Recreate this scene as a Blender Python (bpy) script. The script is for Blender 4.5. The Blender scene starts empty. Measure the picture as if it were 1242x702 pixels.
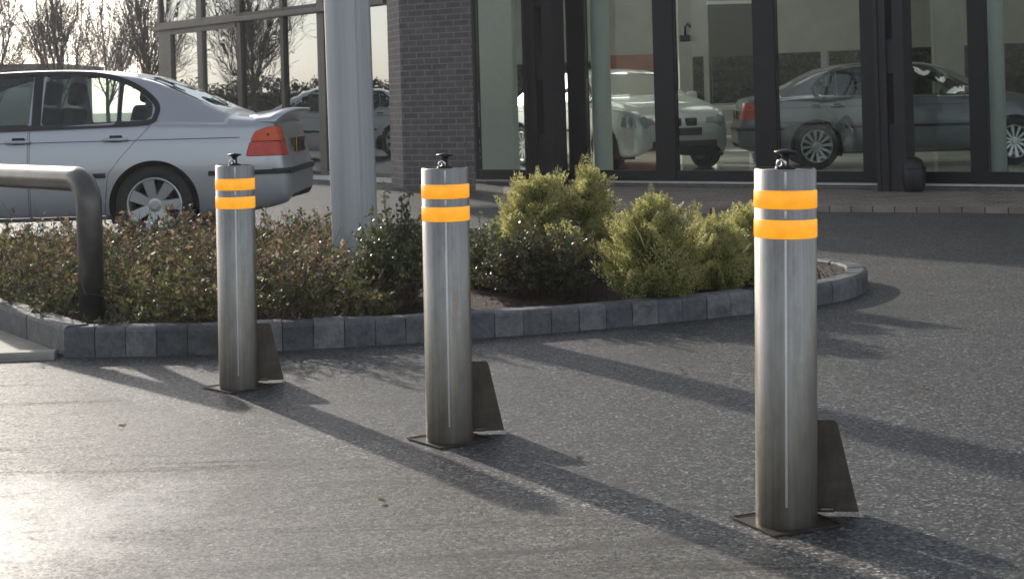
import bpy, bmesh, math, random
import numpy as np
from mathutils import Vector, Matrix
random.seed(7); rng = np.random.default_rng(7)
R = math.radians; PI = math.pi
scene = bpy.context.scene
C = scene.collection

# ------------------------------------------------------------------ camera, world, sun
FPX = 1900.0; CX = 621.0; HY = 122.0; ROLL = 0.028; CAMH = 1.17
cr, sr = math.cos(ROLL), math.sin(ROLL)
cam_d = bpy.data.cameras.new('camera'); cam = bpy.data.objects.new('camera', cam_d); C.objects.link(cam)
cam_d.sensor_fit = 'HORIZONTAL'; cam_d.sensor_width = 36.0; cam_d.lens = FPX / 1242.0 * 36.0
cam_d.shift_y = -(351.0 - HY) / 1242.0; cam_d.clip_start = 0.05; cam_d.clip_end = 2000
cam.matrix_world = Matrix(((cr, sr, 0, 0), (0, 0, -1, 0), (-sr, cr, 0, CAMH), (0, 0, 0, 1)))
cam_d.dof.use_dof = True; cam_d.dof.focus_distance = 6.0; cam_d.dof.aperture_fstop = 11
scene.camera = cam
SUN_EL = R(21.5); SUN_AZ = R(-30.5)      # azimuth from +Y, negative = to the left
sd = Vector((math.sin(SUN_AZ) * math.cos(SUN_EL), math.cos(SUN_AZ) * math.cos(SUN_EL), math.sin(SUN_EL)))
w = bpy.data.worlds.new('World'); scene.world = w; w.use_nodes = True
nt = w.node_tree; nt.nodes.clear()
sky = nt.nodes.new('ShaderNodeTexSky'); sky.sky_type = 'NISHITA'; sky.sun_disc = False
sky.sun_elevation = SUN_EL; sky.sun_rotation = SUN_AZ
sky.air_density = 1.0; sky.dust_density = 1.6; sky.ozone_density = 1.0
bg = nt.nodes.new('ShaderNodeBackground'); bg.inputs[1].default_value = 0.15
wo = nt.nodes.new('ShaderNodeOutputWorld')
hs = nt.nodes.new('ShaderNodeHueSaturation'); hs.inputs['Saturation'].default_value = 0.42
nt.links.new(sky.outputs[0], hs.inputs['Color']); nt.links.new(hs.outputs[0], bg.inputs[0]); nt.links.new(bg.outputs[0], wo.inputs[0])
sl = bpy.data.lights.new('sun', 'SUN'); sl.energy = 3.7; sl.angle = R(0.9); sl.color = (1.0, 0.93, 0.82)
so = bpy.data.objects.new('sun', sl); C.objects.link(so); so.location = (-20, 30, 20)
so.rotation_euler = sd.to_track_quat('Z', 'Y').to_euler()
scene.view_settings.view_transform = 'Standard'; scene.view_settings.look = 'None'
scene.view_settings.exposure = 0.30; scene.view_settings.gamma = 1.0
scene.render.engine = 'CYCLES'
scene.cycles.transparent_max_bounces = 16; scene.cycles.max_bounces = 8
scene.cycles.use_denoising = True; scene.cycles.sample_clamp_indirect = 4.0

def ray(x, y):
    dx, dy = (x - CX) / FPX, (HY - y) / FPX
    return Vector((dx * cr + dy * sr, 1.0, -dx * sr + dy * cr))
def gp(x, y, z=0.0):                     # pixel of the reference view -> point at height z
    d = ray(x, y); t = (z - CAMH) / d.z
    return Vector((0, 0, CAMH)) + d * t
def at(x, y, Y):
    return Vector((0, 0, CAMH)) + ray(x, y) * Y

# ------------------------------------------------------------------ helpers
def smooth01(t):
    t = np.clip(t, 0, 1); return t * t * (3 - 2 * t)
def link(name, me, mat=None, parent=None, smooth=False):
    o = bpy.data.objects.new(name, me); C.objects.link(o)
    if mat is not None:
        for m in (mat if isinstance(mat, (list, tuple)) else [mat]): me.materials.append(m)
    if parent is not None: o.parent = parent
    if smooth: me.polygons.foreach_set('use_smooth', [True] * len(me.polygons))
    return o
def obj(name, bm, mat=None, parent=None, smooth=False):
    bmesh.ops.recalc_face_normals(bm, faces=bm.faces)
    me = bpy.data.meshes.new(name); bm.to_mesh(me); bm.free()
    return link(name, me, mat, parent, smooth)
def npobj(name, V, F, mat=None, parent=None, smooth=False):
    me = bpy.data.meshes.new(name); V = np.asarray(V, dtype=np.float32); F = np.asarray(F, dtype=np.int32)
    k = F.shape[1]
    me.vertices.add(len(V)); me.vertices.foreach_set('co', V.ravel())
    me.loops.add(F.size); me.loops.foreach_set('vertex_index', F.ravel())
    me.polygons.add(len(F)); me.polygons.foreach_set('loop_start', np.arange(0, F.size, k, dtype=np.int32))
    me.update(calc_edges=True)
    return link(name, me, mat, parent, smooth)
def tag(o, label=None, cat=None, group=None, kind=None):
    if label: o['label'] = label
    if cat: o['category'] = cat
    if group: o['group'] = group
    if kind: o['kind'] = kind
    return o
def thing(name, label, cat, loc=(0, 0, 0), rz=0, group=None):
    o = bpy.data.objects.new(name, None); C.objects.link(o); o.location = loc; o.rotation_euler = (0, 0, rz)
    return tag(o, label, cat, group)
def copy_tree(o, parent=None):
    c = o.copy(); C.objects.link(c); c.parent = parent
    for ch in list(o.children): copy_tree(ch, c)
    return c
def add_box(bm, lo, hi, M=None, bevel=0.0):
    vs = [bm.verts.new(((hi if i & 1 else lo)[0], (hi if i & 2 else lo)[1], (hi if i & 4 else lo)[2])) for i in range(8)]
    fs = [bm.faces.new([vs[k] for k in q]) for q in ((0, 1, 3, 2), (4, 6, 7, 5), (0, 4, 5, 1), (2, 3, 7, 6), (0, 2, 6, 4), (1, 5, 7, 3))]
    if bevel:
        es = list({e for f in fs for e in f.edges})
        r = bmesh.ops.bevel(bm, geom=es, offset=bevel, segments=2, affect='EDGES', profile=0.5)
        vs = list({v for f in r['faces'] for v in f.verts} | {v for v in vs if v.is_valid})
    if M is not None: bmesh.ops.transform(bm, matrix=M, verts=[v for v in vs if v.is_valid])
    return vs
def seg_box(bm, a, b, z0, z1, d0, d1, ext=0.0):
    """box standing along the plan line a->b; d0..d1 is its thickness range measured to the right of the line (towards the camera for a line drawn left to right)"""
    a = Vector((a[0], a[1], 0)); b = Vector((b[0], b[1], 0)); u = (b - a).normalized(); n = Vector((u.y, -u.x, 0))
    L = (b - a).length
    M = Matrix(((u.x, n.x, 0, a.x), (u.y, n.y, 0, a.y), (0, 0, 1, 0), (0, 0, 0, 1)))
    return add_box(bm, (-ext, d0, z0), (L + ext, d1, z1), M)
def tube(bm, pts, rad, n=12, cap=True):
    pts = [Vector(p) for p in pts]; rings = []
    rads = rad if isinstance(rad, (list, tuple)) else [rad] * len(pts)
    prev = None
    for i, p in enumerate(pts):
        d = (pts[min(i + 1, len(pts) - 1)] - pts[max(i - 1, 0)]).normalized()
        if prev is None:
            s = d.orthogonal().normalized()
        else:
            s = (prev - d * prev.dot(d)).normalized()
        prev = s; t = d.cross(s)
        rings.append([bm.verts.new(p + (s * math.cos(2 * PI * k / n) + t * math.sin(2 * PI * k / n)) * rads[i]) for k in range(n)])
    for a, b in zip(rings, rings[1:]):
        for k in range(n): bm.faces.new((a[k], a[(k + 1) % n], b[(k + 1) % n], b[k]))
    if cap:
        bm.faces.new(rings[0][::-1]); bm.faces.new(rings[-1])
def lathe(bm, prof, n=48, axis='Z', M=None, cap=False):
    rings = []
    for r, z in prof:
        rings.append([bm.verts.new(((r * math.cos(2 * PI * k / n), r * math.sin(2 * PI * k / n), z) if axis == 'Z'
                                    else (r * math.cos(2 * PI * k / n), z, r * math.sin(2 * PI * k / n)))) for k in range(n)])
    for a, b in zip(rings, rings[1:]):
        for k in range(n): bm.faces.new((a[k], a[(k + 1) % n], b[(k + 1) % n], b[k]))
    if cap: bm.faces.new(rings[0][::-1]); bm.faces.new(rings[-1])
    if M is not None: bmesh.ops.transform(bm, matrix=M, verts=[v for r in rings for v in r])
def poly_prism(bm, pts, z0, z1):
    a = [bm.verts.new((p[0], p[1], z0)) for p in pts]; b = [bm.verts.new((p[0], p[1], z1)) for p in pts]
    n = len(pts); bm.faces.new(a[::-1]); bm.faces.new(b)
    for i in range(n): bm.faces.new((a[i], a[(i + 1) % n], b[(i + 1) % n], b[i]))

# ------------------------------------------------------------------ materials
class NT:
    def __init__(s, name):
        s.m = bpy.data.materials.new(name); s.m.use_nodes = True; s.t = s.m.node_tree
        s.b = s.t.nodes['Principled BSDF']; s.o = s.t.nodes['Material Output']; s._tc = None
    def n(s, kind, **kw):
        nd = s.t.nodes.new(kind)
        for k, v in kw.items(): setattr(nd, k, v)
        return nd
    def l(s, a, b): s.t.links.new(a, b)
    @property
    def co(s):
        if s._tc is None: s._tc = s.n('ShaderNodeTexCoord').outputs['Object']
        return s._tc
    def noise(s, scale, detail=4, rough=0.55, stretch=None, vec=None):
        v = vec or s.co
        if stretch:
            mp = s.n('ShaderNodeMapping'); mp.inputs['Scale'].default_value = stretch; s.l(v, mp.inputs[0]); v = mp.outputs[0]
        nd = s.n('ShaderNodeTexNoise'); s.l(v, nd.inputs['Vector']); nd.inputs['Scale'].default_value = scale
        nd.inputs['Detail'].default_value = detail; nd.inputs['Roughness'].default_value = rough
        return nd.outputs['Fac']
    def voro(s, scale, out='Color', feature='F1'):
        nd = s.n('ShaderNodeTexVoronoi', feature=feature); s.l(s.co, nd.inputs['Vector']); nd.inputs['Scale'].default_value = scale
        return nd.outputs[out]
    def ramp(s, fac, stops):
        r = s.n('ShaderNodeValToRGB'); s.l(fac, r.inputs[0]); e = r.color_ramp.elements
        while len(e) < len(stops): e.new(0.5)
        for k, (p, c) in enumerate(stops):
            e[k].position = p; e[k].color = (*c, 1) if isinstance(c, (tuple, list)) else (c, c, c, 1)
        return r.outputs[0]
    def mix(s, fac, a, b, mode='MIX'):
        m = s.n('ShaderNodeMix', data_type='RGBA', blend_type=mode)
        for sock, v in ((m.inputs[0], fac), (m.inputs[6], a), (m.inputs[7], b)):
            if hasattr(v, 'is_output'): s.l(v, sock)
            elif isinstance(v, (int, float)): sock.default_value = v
            else: sock.default_value = (*v, 1)
        return m.outputs[2]
    def bump(s, h, strength=0.3, dist=0.01, prev=None):
        b = s.n('ShaderNodeBump'); b.inputs['Strength'].default_value = strength; b.inputs['Distance'].default_value = dist
        s.l(h, b.inputs['Height'])
        if prev is not None: s.l(prev, b.inputs['Normal'])
        return b.outputs[0]
    def set(s, color=None, rough=None, metal=None, normal=None, **kw):
        for k, v in (('Base Color', color), ('Roughness', rough), ('Metallic', metal), ('Normal', normal)):
            if v is None: continue
            if hasattr(v, 'is_output'): s.l(v, s.b.inputs[k])
            elif isinstance(v, (tuple, list)): s.b.inputs[k].default_value = (*v, 1)
            else: s.b.inputs[k].default_value = v
        for k, v in kw.items(): s.b.inputs[k].default_value = v
        return s.m
def plain(name, col, rough=0.5, metal=0.0, var=0.12, scale=14, **kw):
    t = NT(name); a = tuple(c * (1 - var) for c in col); b = tuple(min(1, c * (1 + var)) for c in col)
    return t.set(t.ramp(t.noise(scale), [(0.3, a), (0.7, b)]), rough, metal, **kw)

def mk_ground():
    t = NT('asphalt')
    def cells(sc):
        sp = t.n('ShaderNodeSeparateColor'); t.l(t.voro(sc), sp.inputs[0]); return sp.outputs
    def math_(op, a, b=None, c=None):
        m = t.n('ShaderNodeMath', operation=op)
        for k, v in enumerate((a, b, c)):
            if v is None: continue
            if hasattr(v, 'is_output'): t.l(v, m.inputs[k])
            else: m.inputs[k].default_value = v
        return m.outputs[0]
    def mask(lo, hi, d):
        m = t.n('ShaderNodeMapRange', interpolation_type='SMOOTHSTEP'); t.l(d, m.inputs[0]); m.inputs[1].default_value = lo; m.inputs[2].default_value = hi; return m.outputs[0]
    # distance in front of the surfacing joint that runs along the bollard line
    dt = t.n('ShaderNodeVectorMath', operation='DOT_PRODUCT'); t.l(t.co, dt.inputs[0]); dt.inputs[1].default_value = (-.728, -.686, 0)
    d = math_('ADD', dt.outputs['Value'], -((-2.36) * -.728 + 7.11 * -.686))
    d = math_('MULTIPLY_ADD', t.noise(1.6, 4, 0.6), 0.20, math_('ADD', d, -0.10))
    d = math_('MULTIPLY_ADD', t.noise(14, 3, 0.6), 0.05, d)
    road = mask(-0.03, 0.05, d); lip = math_('MULTIPLY', mask(-0.20, -0.14, d), math_('SUBTRACT', 1.0, mask(-0.01, 0.04, d)))
    c1 = cells(108.0); c2 = cells(230.0)
    base = t.ramp(t.noise(0.9, 5, 0.6), [(0.3, (0.050, 0.051, 0.053)), (0.7, (0.072, 0.072, 0.073))])
    wear = t.ramp(t.noise(1.1, 5, 0.6), [(0.3, (0.085, 0.080, 0.071)), (0.7, (0.125, 0.119, 0.106))])
    col = t.mix(road, base, wear); col = t.mix(math_('MULTIPLY', lip, 0.75), col, (0.12, 0.115, 0.105))
    chips = t.ramp(c1[0], [(0.0, 0.16), (0.3, 0.5), (0.68, 0.95), (0.84, 1.7), (0.95, 2.7), (1.0, 4.0)])
    chipr = t.ramp(c1[0], [(0.0, 0.12), (0.22, 0.55), (0.7, 1.1), (0.92, 1.5), (1.0, 2.1)])
    col = t.mix(1.0, col, t.mix(road, chips, chipr), 'MULTIPLY')
    col = t.mix(0.8, col, t.ramp(c2[1], [(0.0, 0.4), (0.6, 1.0), (0.9, 1.5), (1.0, 2.4)]), 'MULTIPLY')
    s1 = t.noise(1.0, 5, 0.65, stretch=(0.45, 7.0, 1.0))
    streak = t.ramp(s1, [(0.36, 0.35), (0.44, 1.0), (0.75, 1.2)])
    col = t.mix(math_('MULTIPLY', road, 0.85), col, streak, 'MULTIPLY')
    col = t.mix(0.7, col, t.ramp(t.noise(2.3, 7, 0.75), [(0.3, 0.6), (0.62, 1.2)]), 'MULTIPLY')
    for (a_, b_, wd, st_) in ((gp(170, 700), gp(560, 668), .030, .75), (gp(300, 620), gp(470, 597), .022, .6), (gp(60, 560), gp(420, 536), .05, .4), (gp(420, 690), gp(900, 640), .045, .45)):
        uu = (b_ - a_).normalized(); nn2 = Vector((-uu.y, uu.x, 0)); dv = t.n('ShaderNodeVectorMath', operation='DOT_PRODUCT'); t.l(t.co, dv.inputs[0]); dv.inputs[1].default_value = nn2
        du = t.n('ShaderNodeVectorMath', operation='DOT_PRODUCT'); t.l(t.co, du.inputs[0]); du.inputs[1].default_value = uu
        off_ = math_('SUBTRACT', dv.outputs['Value'], float(nn2.dot(a_))); su = math_('SUBTRACT', du.outputs['Value'], float(uu.dot(a_)))
        bow = math_('MULTIPLY', math_('MULTIPLY', su, su), .05); off_ = math_('ABSOLUTE', math_('ADD', math_('ADD', off_, bow), math_('MULTIPLY_ADD', t.noise(3, 3), .06, -.03)))
        mk_ = math_('MULTIPLY', math_('SUBTRACT', 1.0, mask(wd * .3, wd, off_)), math_('MULTIPLY', t.ramp(t.noise(5, 6, .7), [(.35, 0.1), (.55, 1)]), st_))
        col = t.mix(math_('MULTIPLY', mk_, road), col, (0.03, 0.03, 0.03))
    blot = t.ramp(t.voro(0.9, 'Distance'), [(0.0, 0.45), (0.05, 0.7), (0.10, 1.0)])       # small oil spots
    col = t.mix(0.6, col, blot, 'MULTIPLY')
    nb = t.bump(c1[1], 1.0, 0.005); nb = t.bump(c2[2], 0.7, 0.0025, nb); nb = t.bump(t.noise(7, 4, 0.6), 0.25, 0.012, nb)
    rr = t.mix(road, t.ramp(c1[2], [(0, 0.42), (1, 0.70)]), t.ramp(c1[2], [(0, 0.28), (0.4, 0.55), (1, 0.95)]))
    rr = t.mix(math_('MULTIPLY', road, 0.5), rr, t.ramp(s1, [(0.36, 0.85), (0.45, 0.56), (0.7, 0.46)]))
    # smoother, more specular patch added at the near left to carry sun glare
    pc = gp(-60, 640); ds = t.n('ShaderNodeVectorMath', operation='DISTANCE'); t.l(t.co, ds.inputs[0]); ds.inputs[1].default_value = (pc.x, pc.y, 0)
    dd = math_('MULTIPLY_ADD', t.noise(2.6, 6, 0.7), 0.9, ds.outputs['Value'])
    glare_patch = math_('MULTIPLY', math_('SUBTRACT', 1.0, mask(0.70, 1.25, dd)), t.ramp(t.noise(6, 6, 0.75), [(0.38, 0.25), (0.58, 1.0)]))
    rr = t.mix(glare_patch, rr, t.ramp(c1[2], [(0, 0.20), (0.5, 0.34), (1, 0.60)]))
    t.set(col, rr, 0, nb)
    sp = math_('MULTIPLY_ADD', glare_patch, 1.8, 0.55); t.l(sp, t.b.inputs['Specular IOR Level'])
    return t.m
M = {}
M['asphalt'] = mk_ground()

def mk_pavers():
    t = NT('pavers'); br = t.n('ShaderNodeTexBrick'); mp = t.n('ShaderNodeMapping'); mp.inputs['Rotation'].default_value = (0, 0, 0.5)
    t.l(t.co, mp.inputs[0]); t.l(mp.outputs[0], br.inputs['Vector'])
    br.inputs['Scale'].default_value = 1.0; br.inputs['Brick Width'].default_value = 0.21; br.inputs['Row Height'].default_value = 0.105
    br.inputs['Mortar Size'].default_value = 0.006
    br.inputs['Color1'].default_value = (0.24, 0.19, 0.16, 1); br.inputs['Color2'].default_value = (0.33, 0.28, 0.24, 1); br.inputs['Mortar'].default_value = (0.06, 0.055, 0.05, 1)
    c = t.mix(0.7, br.outputs['Color'], t.ramp(t.noise(3.5, 6, 0.7), [(0.3, 0.6), (0.7, 1.25)]), 'MULTIPLY')
    return t.set(c, 0.75, 0, t.bump(br.outputs['Fac'], 0.4, -0.006))
M['pavers'] = mk_pavers()
def mk_brick():
    t = NT('dark_brick'); uv = t.n('ShaderNodeUVMap').outputs[0]
    br = t.n('ShaderNodeTexBrick'); t.l(uv, br.inputs['Vector']); br.inputs['Scale'].default_value = 1.0
    br.inputs['Brick Width'].default_value = 0.225; br.inputs['Row Height'].default_value = 0.075; br.inputs['Mortar Size'].default_value = 0.009
    br.inputs['Mortar Smooth'].default_value = 0.3; br.inputs['Bias'].default_value = -0.2
    br.inputs['Color1'].default_value = (0.080, 0.072, 0.078, 1); br.inputs['Color2'].default_value = (0.125, 0.108, 0.108, 1); br.inputs['Mortar'].default_value = (0.20, 0.18, 0.17, 1)
    c = t.mix(0.6, br.outputs['Color'], t.ramp(t.noise(9, 5, 0.7), [(0.3, 0.6), (0.7, 1.35)]), 'MULTIPLY')
    nb = t.bump(br.outputs['Fac'], 0.7, -0.008); nb = t.bump(t.noise(60), 0.25, 0.004, nb)
    return t.set(c, 0.72, 0, nb)
M['brick'] = mk_brick()
def mk_kerb():
    t = NT('kerb_concrete'); g = t.n('ShaderNodeNewGeometry')
    isl = t.ramp(g.outputs['Random Per Island'], [(0.0, (0.075, 0.08, 0.09)), (0.5, (0.13, 0.135, 0.145)), (1.0, (0.21, 0.21, 0.215))])
    c = t.mix(0.75, isl, t.ramp(t.noise(14, 6, 0.75), [(0.32, 0.35), (0.68, 1.45)]), 'MULTIPLY')
    c = t.mix(t.ramp(t.noise(5, 7, 0.8), [(0.52, 0.0), (0.66, 0.7)]), c, (0.045, 0.05, 0.03))
    return t.set(c, 0.7, 0, t.bump(t.noise(70, 4, 0.7), 0.7, 0.005, t.bump(t.noise(9, 4, 0.7), 0.8, 0.02)))
M['kerb'] = mk_kerb()
def mk_soil():
    t = NT('bark_mulch'); sp = t.n('ShaderNodeSeparateColor'); t.l(t.voro(55), sp.inputs[0])
    c = t.ramp(sp.outputs[0], [(0, (0.012, 0.008, 0.006)), (0.6, (0.040, 0.019, 0.012)), (0.92, (0.085, 0.040, 0.024)), (1, (0.20, 0.12, 0.08))])
    return t.set(c, 0.85, 0, t.bump(t.noise(40, 5, 0.7), 1.0, 0.03))
M['soil'] = mk_soil()
def mk_steel():
    t = NT('brushed_stainless_steel')
    a = t.noise(1.0, 5, 0.65, stretch=(90, 90, 1.2)); b = t.noise(3.0, 5, 0.6)
    sep = t.n('ShaderNodeSeparateXYZ'); t.l(t.co, sep.inputs[0])
    zz = t.n('ShaderNodeMath', operation='MULTIPLY_ADD'); t.l(b, zz.inputs[0]); zz.inputs[1].default_value = 0.28; t.l(sep.outputs[2], zz.inputs[2])
    fs = t.noise(1.0, 3, 0.7, stretch=(260, 260, 3.0))
    dirt = t.ramp(zz.outputs[0], [(0.10, (0.14, 0.125, 0.105)), (0.28, (0.235, 0.22, 0.20)), (0.75, (0.37, 0.355, 0.335))])
    c = t.mix(0.5, dirt, t.ramp(a, [(0.3, 0.62), (0.7, 1.25)]), 'MULTIPLY')
    c = t.mix(0.45, c, t.ramp(t.noise(7, 7, 0.8, stretch=(1.6, 1.6, .5)), [(0.36, 0.5), (0.5, 0.95), (0.62, 1.15)]), 'MULTIPLY')
    rr = t.ramp(b, [(0.3, 0.34), (0.7, 0.46)])
    return t.set(c, rr, 0.95, t.bump(fs, 0.10, 0.001, t.bump(a, 0.16, 0.003)))
M['steel'] = mk_steel()
M['polished'] = plain('polished_steel', (0.82, 0.81, 0.79), 0.16, 1.0, 0.05)
M['seam_highlight'] = plain('pale_seam_highlight', (0.85, 0.84, 0.82), 0.3, 0.0, 0.06, 30)  # non-metal white: the bright centre line is put into this colour
M['dark_steel'] = (lambda t: t.set(t.ramp(t.noise(9, 6, 0.7), [(0.3, (0.035, 0.03, 0.024)), (0.7, (0.12, 0.10, 0.08))]), 0.5, 0.6, t.bump(t.noise(40), 0.3, 0.003)))(NT('weathered_plate'))
M['black_metal'] = plain('black_metal', (0.02, 0.02, 0.022), 0.42, 0.3)
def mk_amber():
    t = NT('amber_glow_band')
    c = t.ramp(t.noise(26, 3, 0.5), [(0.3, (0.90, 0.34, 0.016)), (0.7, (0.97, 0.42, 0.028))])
    t.set(c, 0.35, 0); t.l(c, t.b.inputs['Emission Color']); t.b.inputs['Emission Strength'].default_value = 0.62  # reflective bands are no lamps; their glow is added as emission
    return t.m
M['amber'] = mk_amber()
M['hoop'] = (lambda t: t.set(t.ramp(t.noise(6, 5, 0.7), [(0.3, (0.09, 0.088, 0.085)), (0.7, (0.17, 0.165, 0.16))]), 0.33, 0.7, t.bump(t.noise(90), 0.08, 0.002)))(NT('galvanised_tube'))
M['mast'] = (lambda t: t.set(t.ramp(t.noise(1.0, 4, 0.6, stretch=(30, 30, 0.7)), [(0.3, (0.40, 0.42, 0.45)), (0.7, (0.48, 0.50, 0.53))]), 0.42, 0.35))(NT('grey_painted_metal'))
M['frame'] = plain('dark_window_frame', (0.012, 0.012, 0.014), 0.4, 0.2)
M['frame_brown'] = plain('bronze_window_frame', (0.12, 0.11, 0.10), 0.45, 0.3)
M['charcoal'] = plain('charcoal_column_paint', (0.028, 0.026, 0.032), 0.45, 0.2)
M['white_panel'] = plain('pale_green_panel', (0.74, 0.78, 0.75), 0.6, 0, 0.04)
M['white'] = plain('white_paint', (0.78, 0.78, 0.75), 0.5, 0, 0.04)
M['cream'] = plain('cream_wall', (0.30, 0.31, 0.29), 0.7, 0, 0.08, 3)
M['brownboard'] = plain('brown_board', (0.07, 0.062, 0.058), 0.6)
M['redwall'] = plain('red_wall', (0.26, 0.10, 0.07), 0.7, 0, 0.2, 5)
M['tile'] = (lambda t: t.set(t.ramp(t.noise(1.2, 4), [(0.3, (0.36, 0.35, 0.30)), (0.7, (0.46, 0.45, 0.40))]), 0.18, 0))(NT('showroom_floor_tile'))
M['ledge'] = plain('pale_stone_ledge', (0.62, 0.60, 0.55), 0.6, 0, 0.1, 8)
M['concrete'] = plain('paving_concrete', (0.30, 0.28, 0.25), 0.7, 0, 0.3, 7)
M['roof'] = plain('roof_sheet', (0.25, 0.26, 0.28), 0.5, 0.3)
def mk_glass(name, ior, tint):
    t = NT(name); t.t.nodes.remove(t.b)
    fr = t.n('ShaderNodeFresnel'); fr.inputs[0].default_value = ior
    tr = t.n('ShaderNodeBsdfTransparent'); tr.inputs[0].default_value = (*tint, 1)
    gl = t.n('ShaderNodeBsdfGlossy'); gl.inputs['Roughness'].default_value = 0.0
    gl.inputs['Color'].default_value = (0.95, 0.99, 1, 1)
    nb = t.bump(t.noise(1.1, 2, 0.5), 0.06, 0.05); t.l(nb, gl.inputs['Normal'])
    mx = t.n('ShaderNodeMixShader'); t.l(fr.outputs[0], mx.inputs[0]); t.l(tr.outputs[0], mx.inputs[1]); t.l(gl.outputs[0], mx.inputs[2])
    t.l(mx.outputs[0], t.o.inputs[0]); return t.m
M['glass'] = mk_glass('window_glass', 1.38, (0.87, 0.91, 0.89))
M['glass_wing'] = mk_glass('coated_window_glass', 6.0, (0.55, 0.62, 0.60))
M['car_glass'] = mk_glass('car_glass', 1.5, (0.62, 0.70, 0.66))
M['tyre'] = plain('tyre_rubber', (0.018, 0.018, 0.019), 0.75)
M['rubber'] = plain('black_trim', (0.015, 0.015, 0.016), 0.5)
M['alloy'] = plain('alloy_wheel', (0.55, 0.56, 0.58), 0.32, 0.7, 0.05)
M['inside'] = plain('car_interior', (0.03, 0.03, 0.032), 0.8)
M['red_lens'] = plain('red_lens', (0.62, 0.035, 0.008), 0.3, 0, 0.15, 40, **{'Coat Weight': 0.15})
M['amber_lens'] = plain('amber_lens', (0.74, 0.085, 0.012), 0.3, 0, 0.1, 40, **{'Coat Weight': 0.15})
M['clear_lens'] = plain('clear_lens', (0.45, 0.48, 0.50), 0.08, 0.4, 0.1, 40)
M['plate_yellow'] = plain('yellow_plate', (0.85, 0.58, 0.04), 0.4)
M['plate_white'] = plain('white_plate', (0.8, 0.8, 0.78), 0.4)
def mk_paint(name, col, metal=0.55):
    t = NT(name); a = t.noise(900, 1); c = t.ramp(a, [(0.3, tuple(x * 0.85 for x in col)), (0.7, tuple(min(1, x * 1.1) for x in col))])
    t.set(c, 0.36, metal); t.b.inputs['Coat Weight'].default_value = 0.7; t.b.inputs['Coat Roughness'].default_value = 0.06
    # road dust towards the sills
    return t.m
M['paint_silver'] = mk_paint('silver_car_paint', (0.50, 0.52, 0.56), 0.6)
M['paint_silver2'] = mk_paint('pale_silver_car_paint', (0.66, 0.68, 0.67), 0.3)
M['paint_grey'] = mk_paint('blue_grey_car_paint', (0.15, 0.165, 0.18), 0.4)
M['paint_white'] = mk_paint('white_car_paint', (0.70, 0.72, 0.70), 0.1)
def mk_leaf(name, stops, rough=0.35, trans=0.25, spec=0.5):
    t = NT(name); g = t.n('ShaderNodeNewGeometry')
    c = t.ramp(g.outputs['Random Per Island'], stops)
    t.set(c, rough, 0); t.b.inputs['Specular IOR Level'].default_value = spec
    tl = t.n('ShaderNodeBsdfTranslucent'); t.l(c, tl.inputs[0]); mx = t.n('ShaderNodeMixShader'); mx.inputs[0].default_value = trans
    t.l(t.b.outputs[0], mx.inputs[1]); t.l(tl.outputs[0], mx.inputs[2]); t.l(mx.outputs[0], t.o.inputs[0])
    return t.m
M['leaf_cot'] = mk_leaf('small_glossy_leaves', [(0, (0.05, 0.07, 0.02)), (0.5, (0.11, 0.14, 0.04)), (0.8, (0.19, 0.20, 0.075)), (1, (0.28, 0.20, 0.09))], 0.50, 0.45, 0.4)
M['leaf_brown'] = mk_leaf('dry_brown_leaves', [(0, (0.12, 0.065, 0.045)), (0.5, (0.24, 0.14, 0.09)), (0.85, (0.32, 0.24, 0.16)), (1, (0.48, 0.38, 0.29))], 0.52, 0.45, 0.4)
M['leaf_hebe'] = mk_leaf('grey_green_leaves', [(0, (0.07, 0.09, 0.04)), (0.6, (0.15, 0.18, 0.075)), (1, (0.28, 0.28, 0.15))], 0.38, 0.4, 0.6)
M['leaf_dark'] = mk_leaf('dark_purple_green_leaves', [(0, (0.035, 0.05, 0.022)), (0.6, (0.085, 0.095, 0.04)), (1, (0.19, 0.15, 0.09))], 0.34, 0.38, 0.6)
M['leaf_orange'] = mk_leaf('orange_leaves', [(0, (0.25, 0.07, 0.015)), (1, (0.55, 0.20, 0.03))], 0.5, 0.4)
M['frond'] = mk_leaf('green_fronds', [(0, (0.07, 0.12, 0.025)), (0.6, (0.17, 0.23, 0.05)), (1, (0.30, 0.34, 0.09))], 0.5, 0.5)
M['frond_tip'] = mk_leaf('golden_frond_tips', [(0, (0.30, 0.31, 0.10)), (0.6, (0.50, 0.46, 0.18)), (1, (0.68, 0.60, 0.32))], 0.5, 0.55)
M['twig'] = plain('twig_bark', (0.10, 0.065, 0.05), 0.7, 0, 0.35, 8)
M['bark'] = plain('tree_bark', (0.085, 0.070, 0.058), 0.85, 0, 0.35, 5)
M['hedge_core'] = plain('hedge_inner', (0.045, 0.048, 0.03), 0.9, 0, 0.5, 6)
M['hedge'] = mk_leaf('hedge_leaves', [(0, (0.025, 0.035, 0.02)), (1, (0.07, 0.075, 0.045))], 0.5, 0.2)

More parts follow.
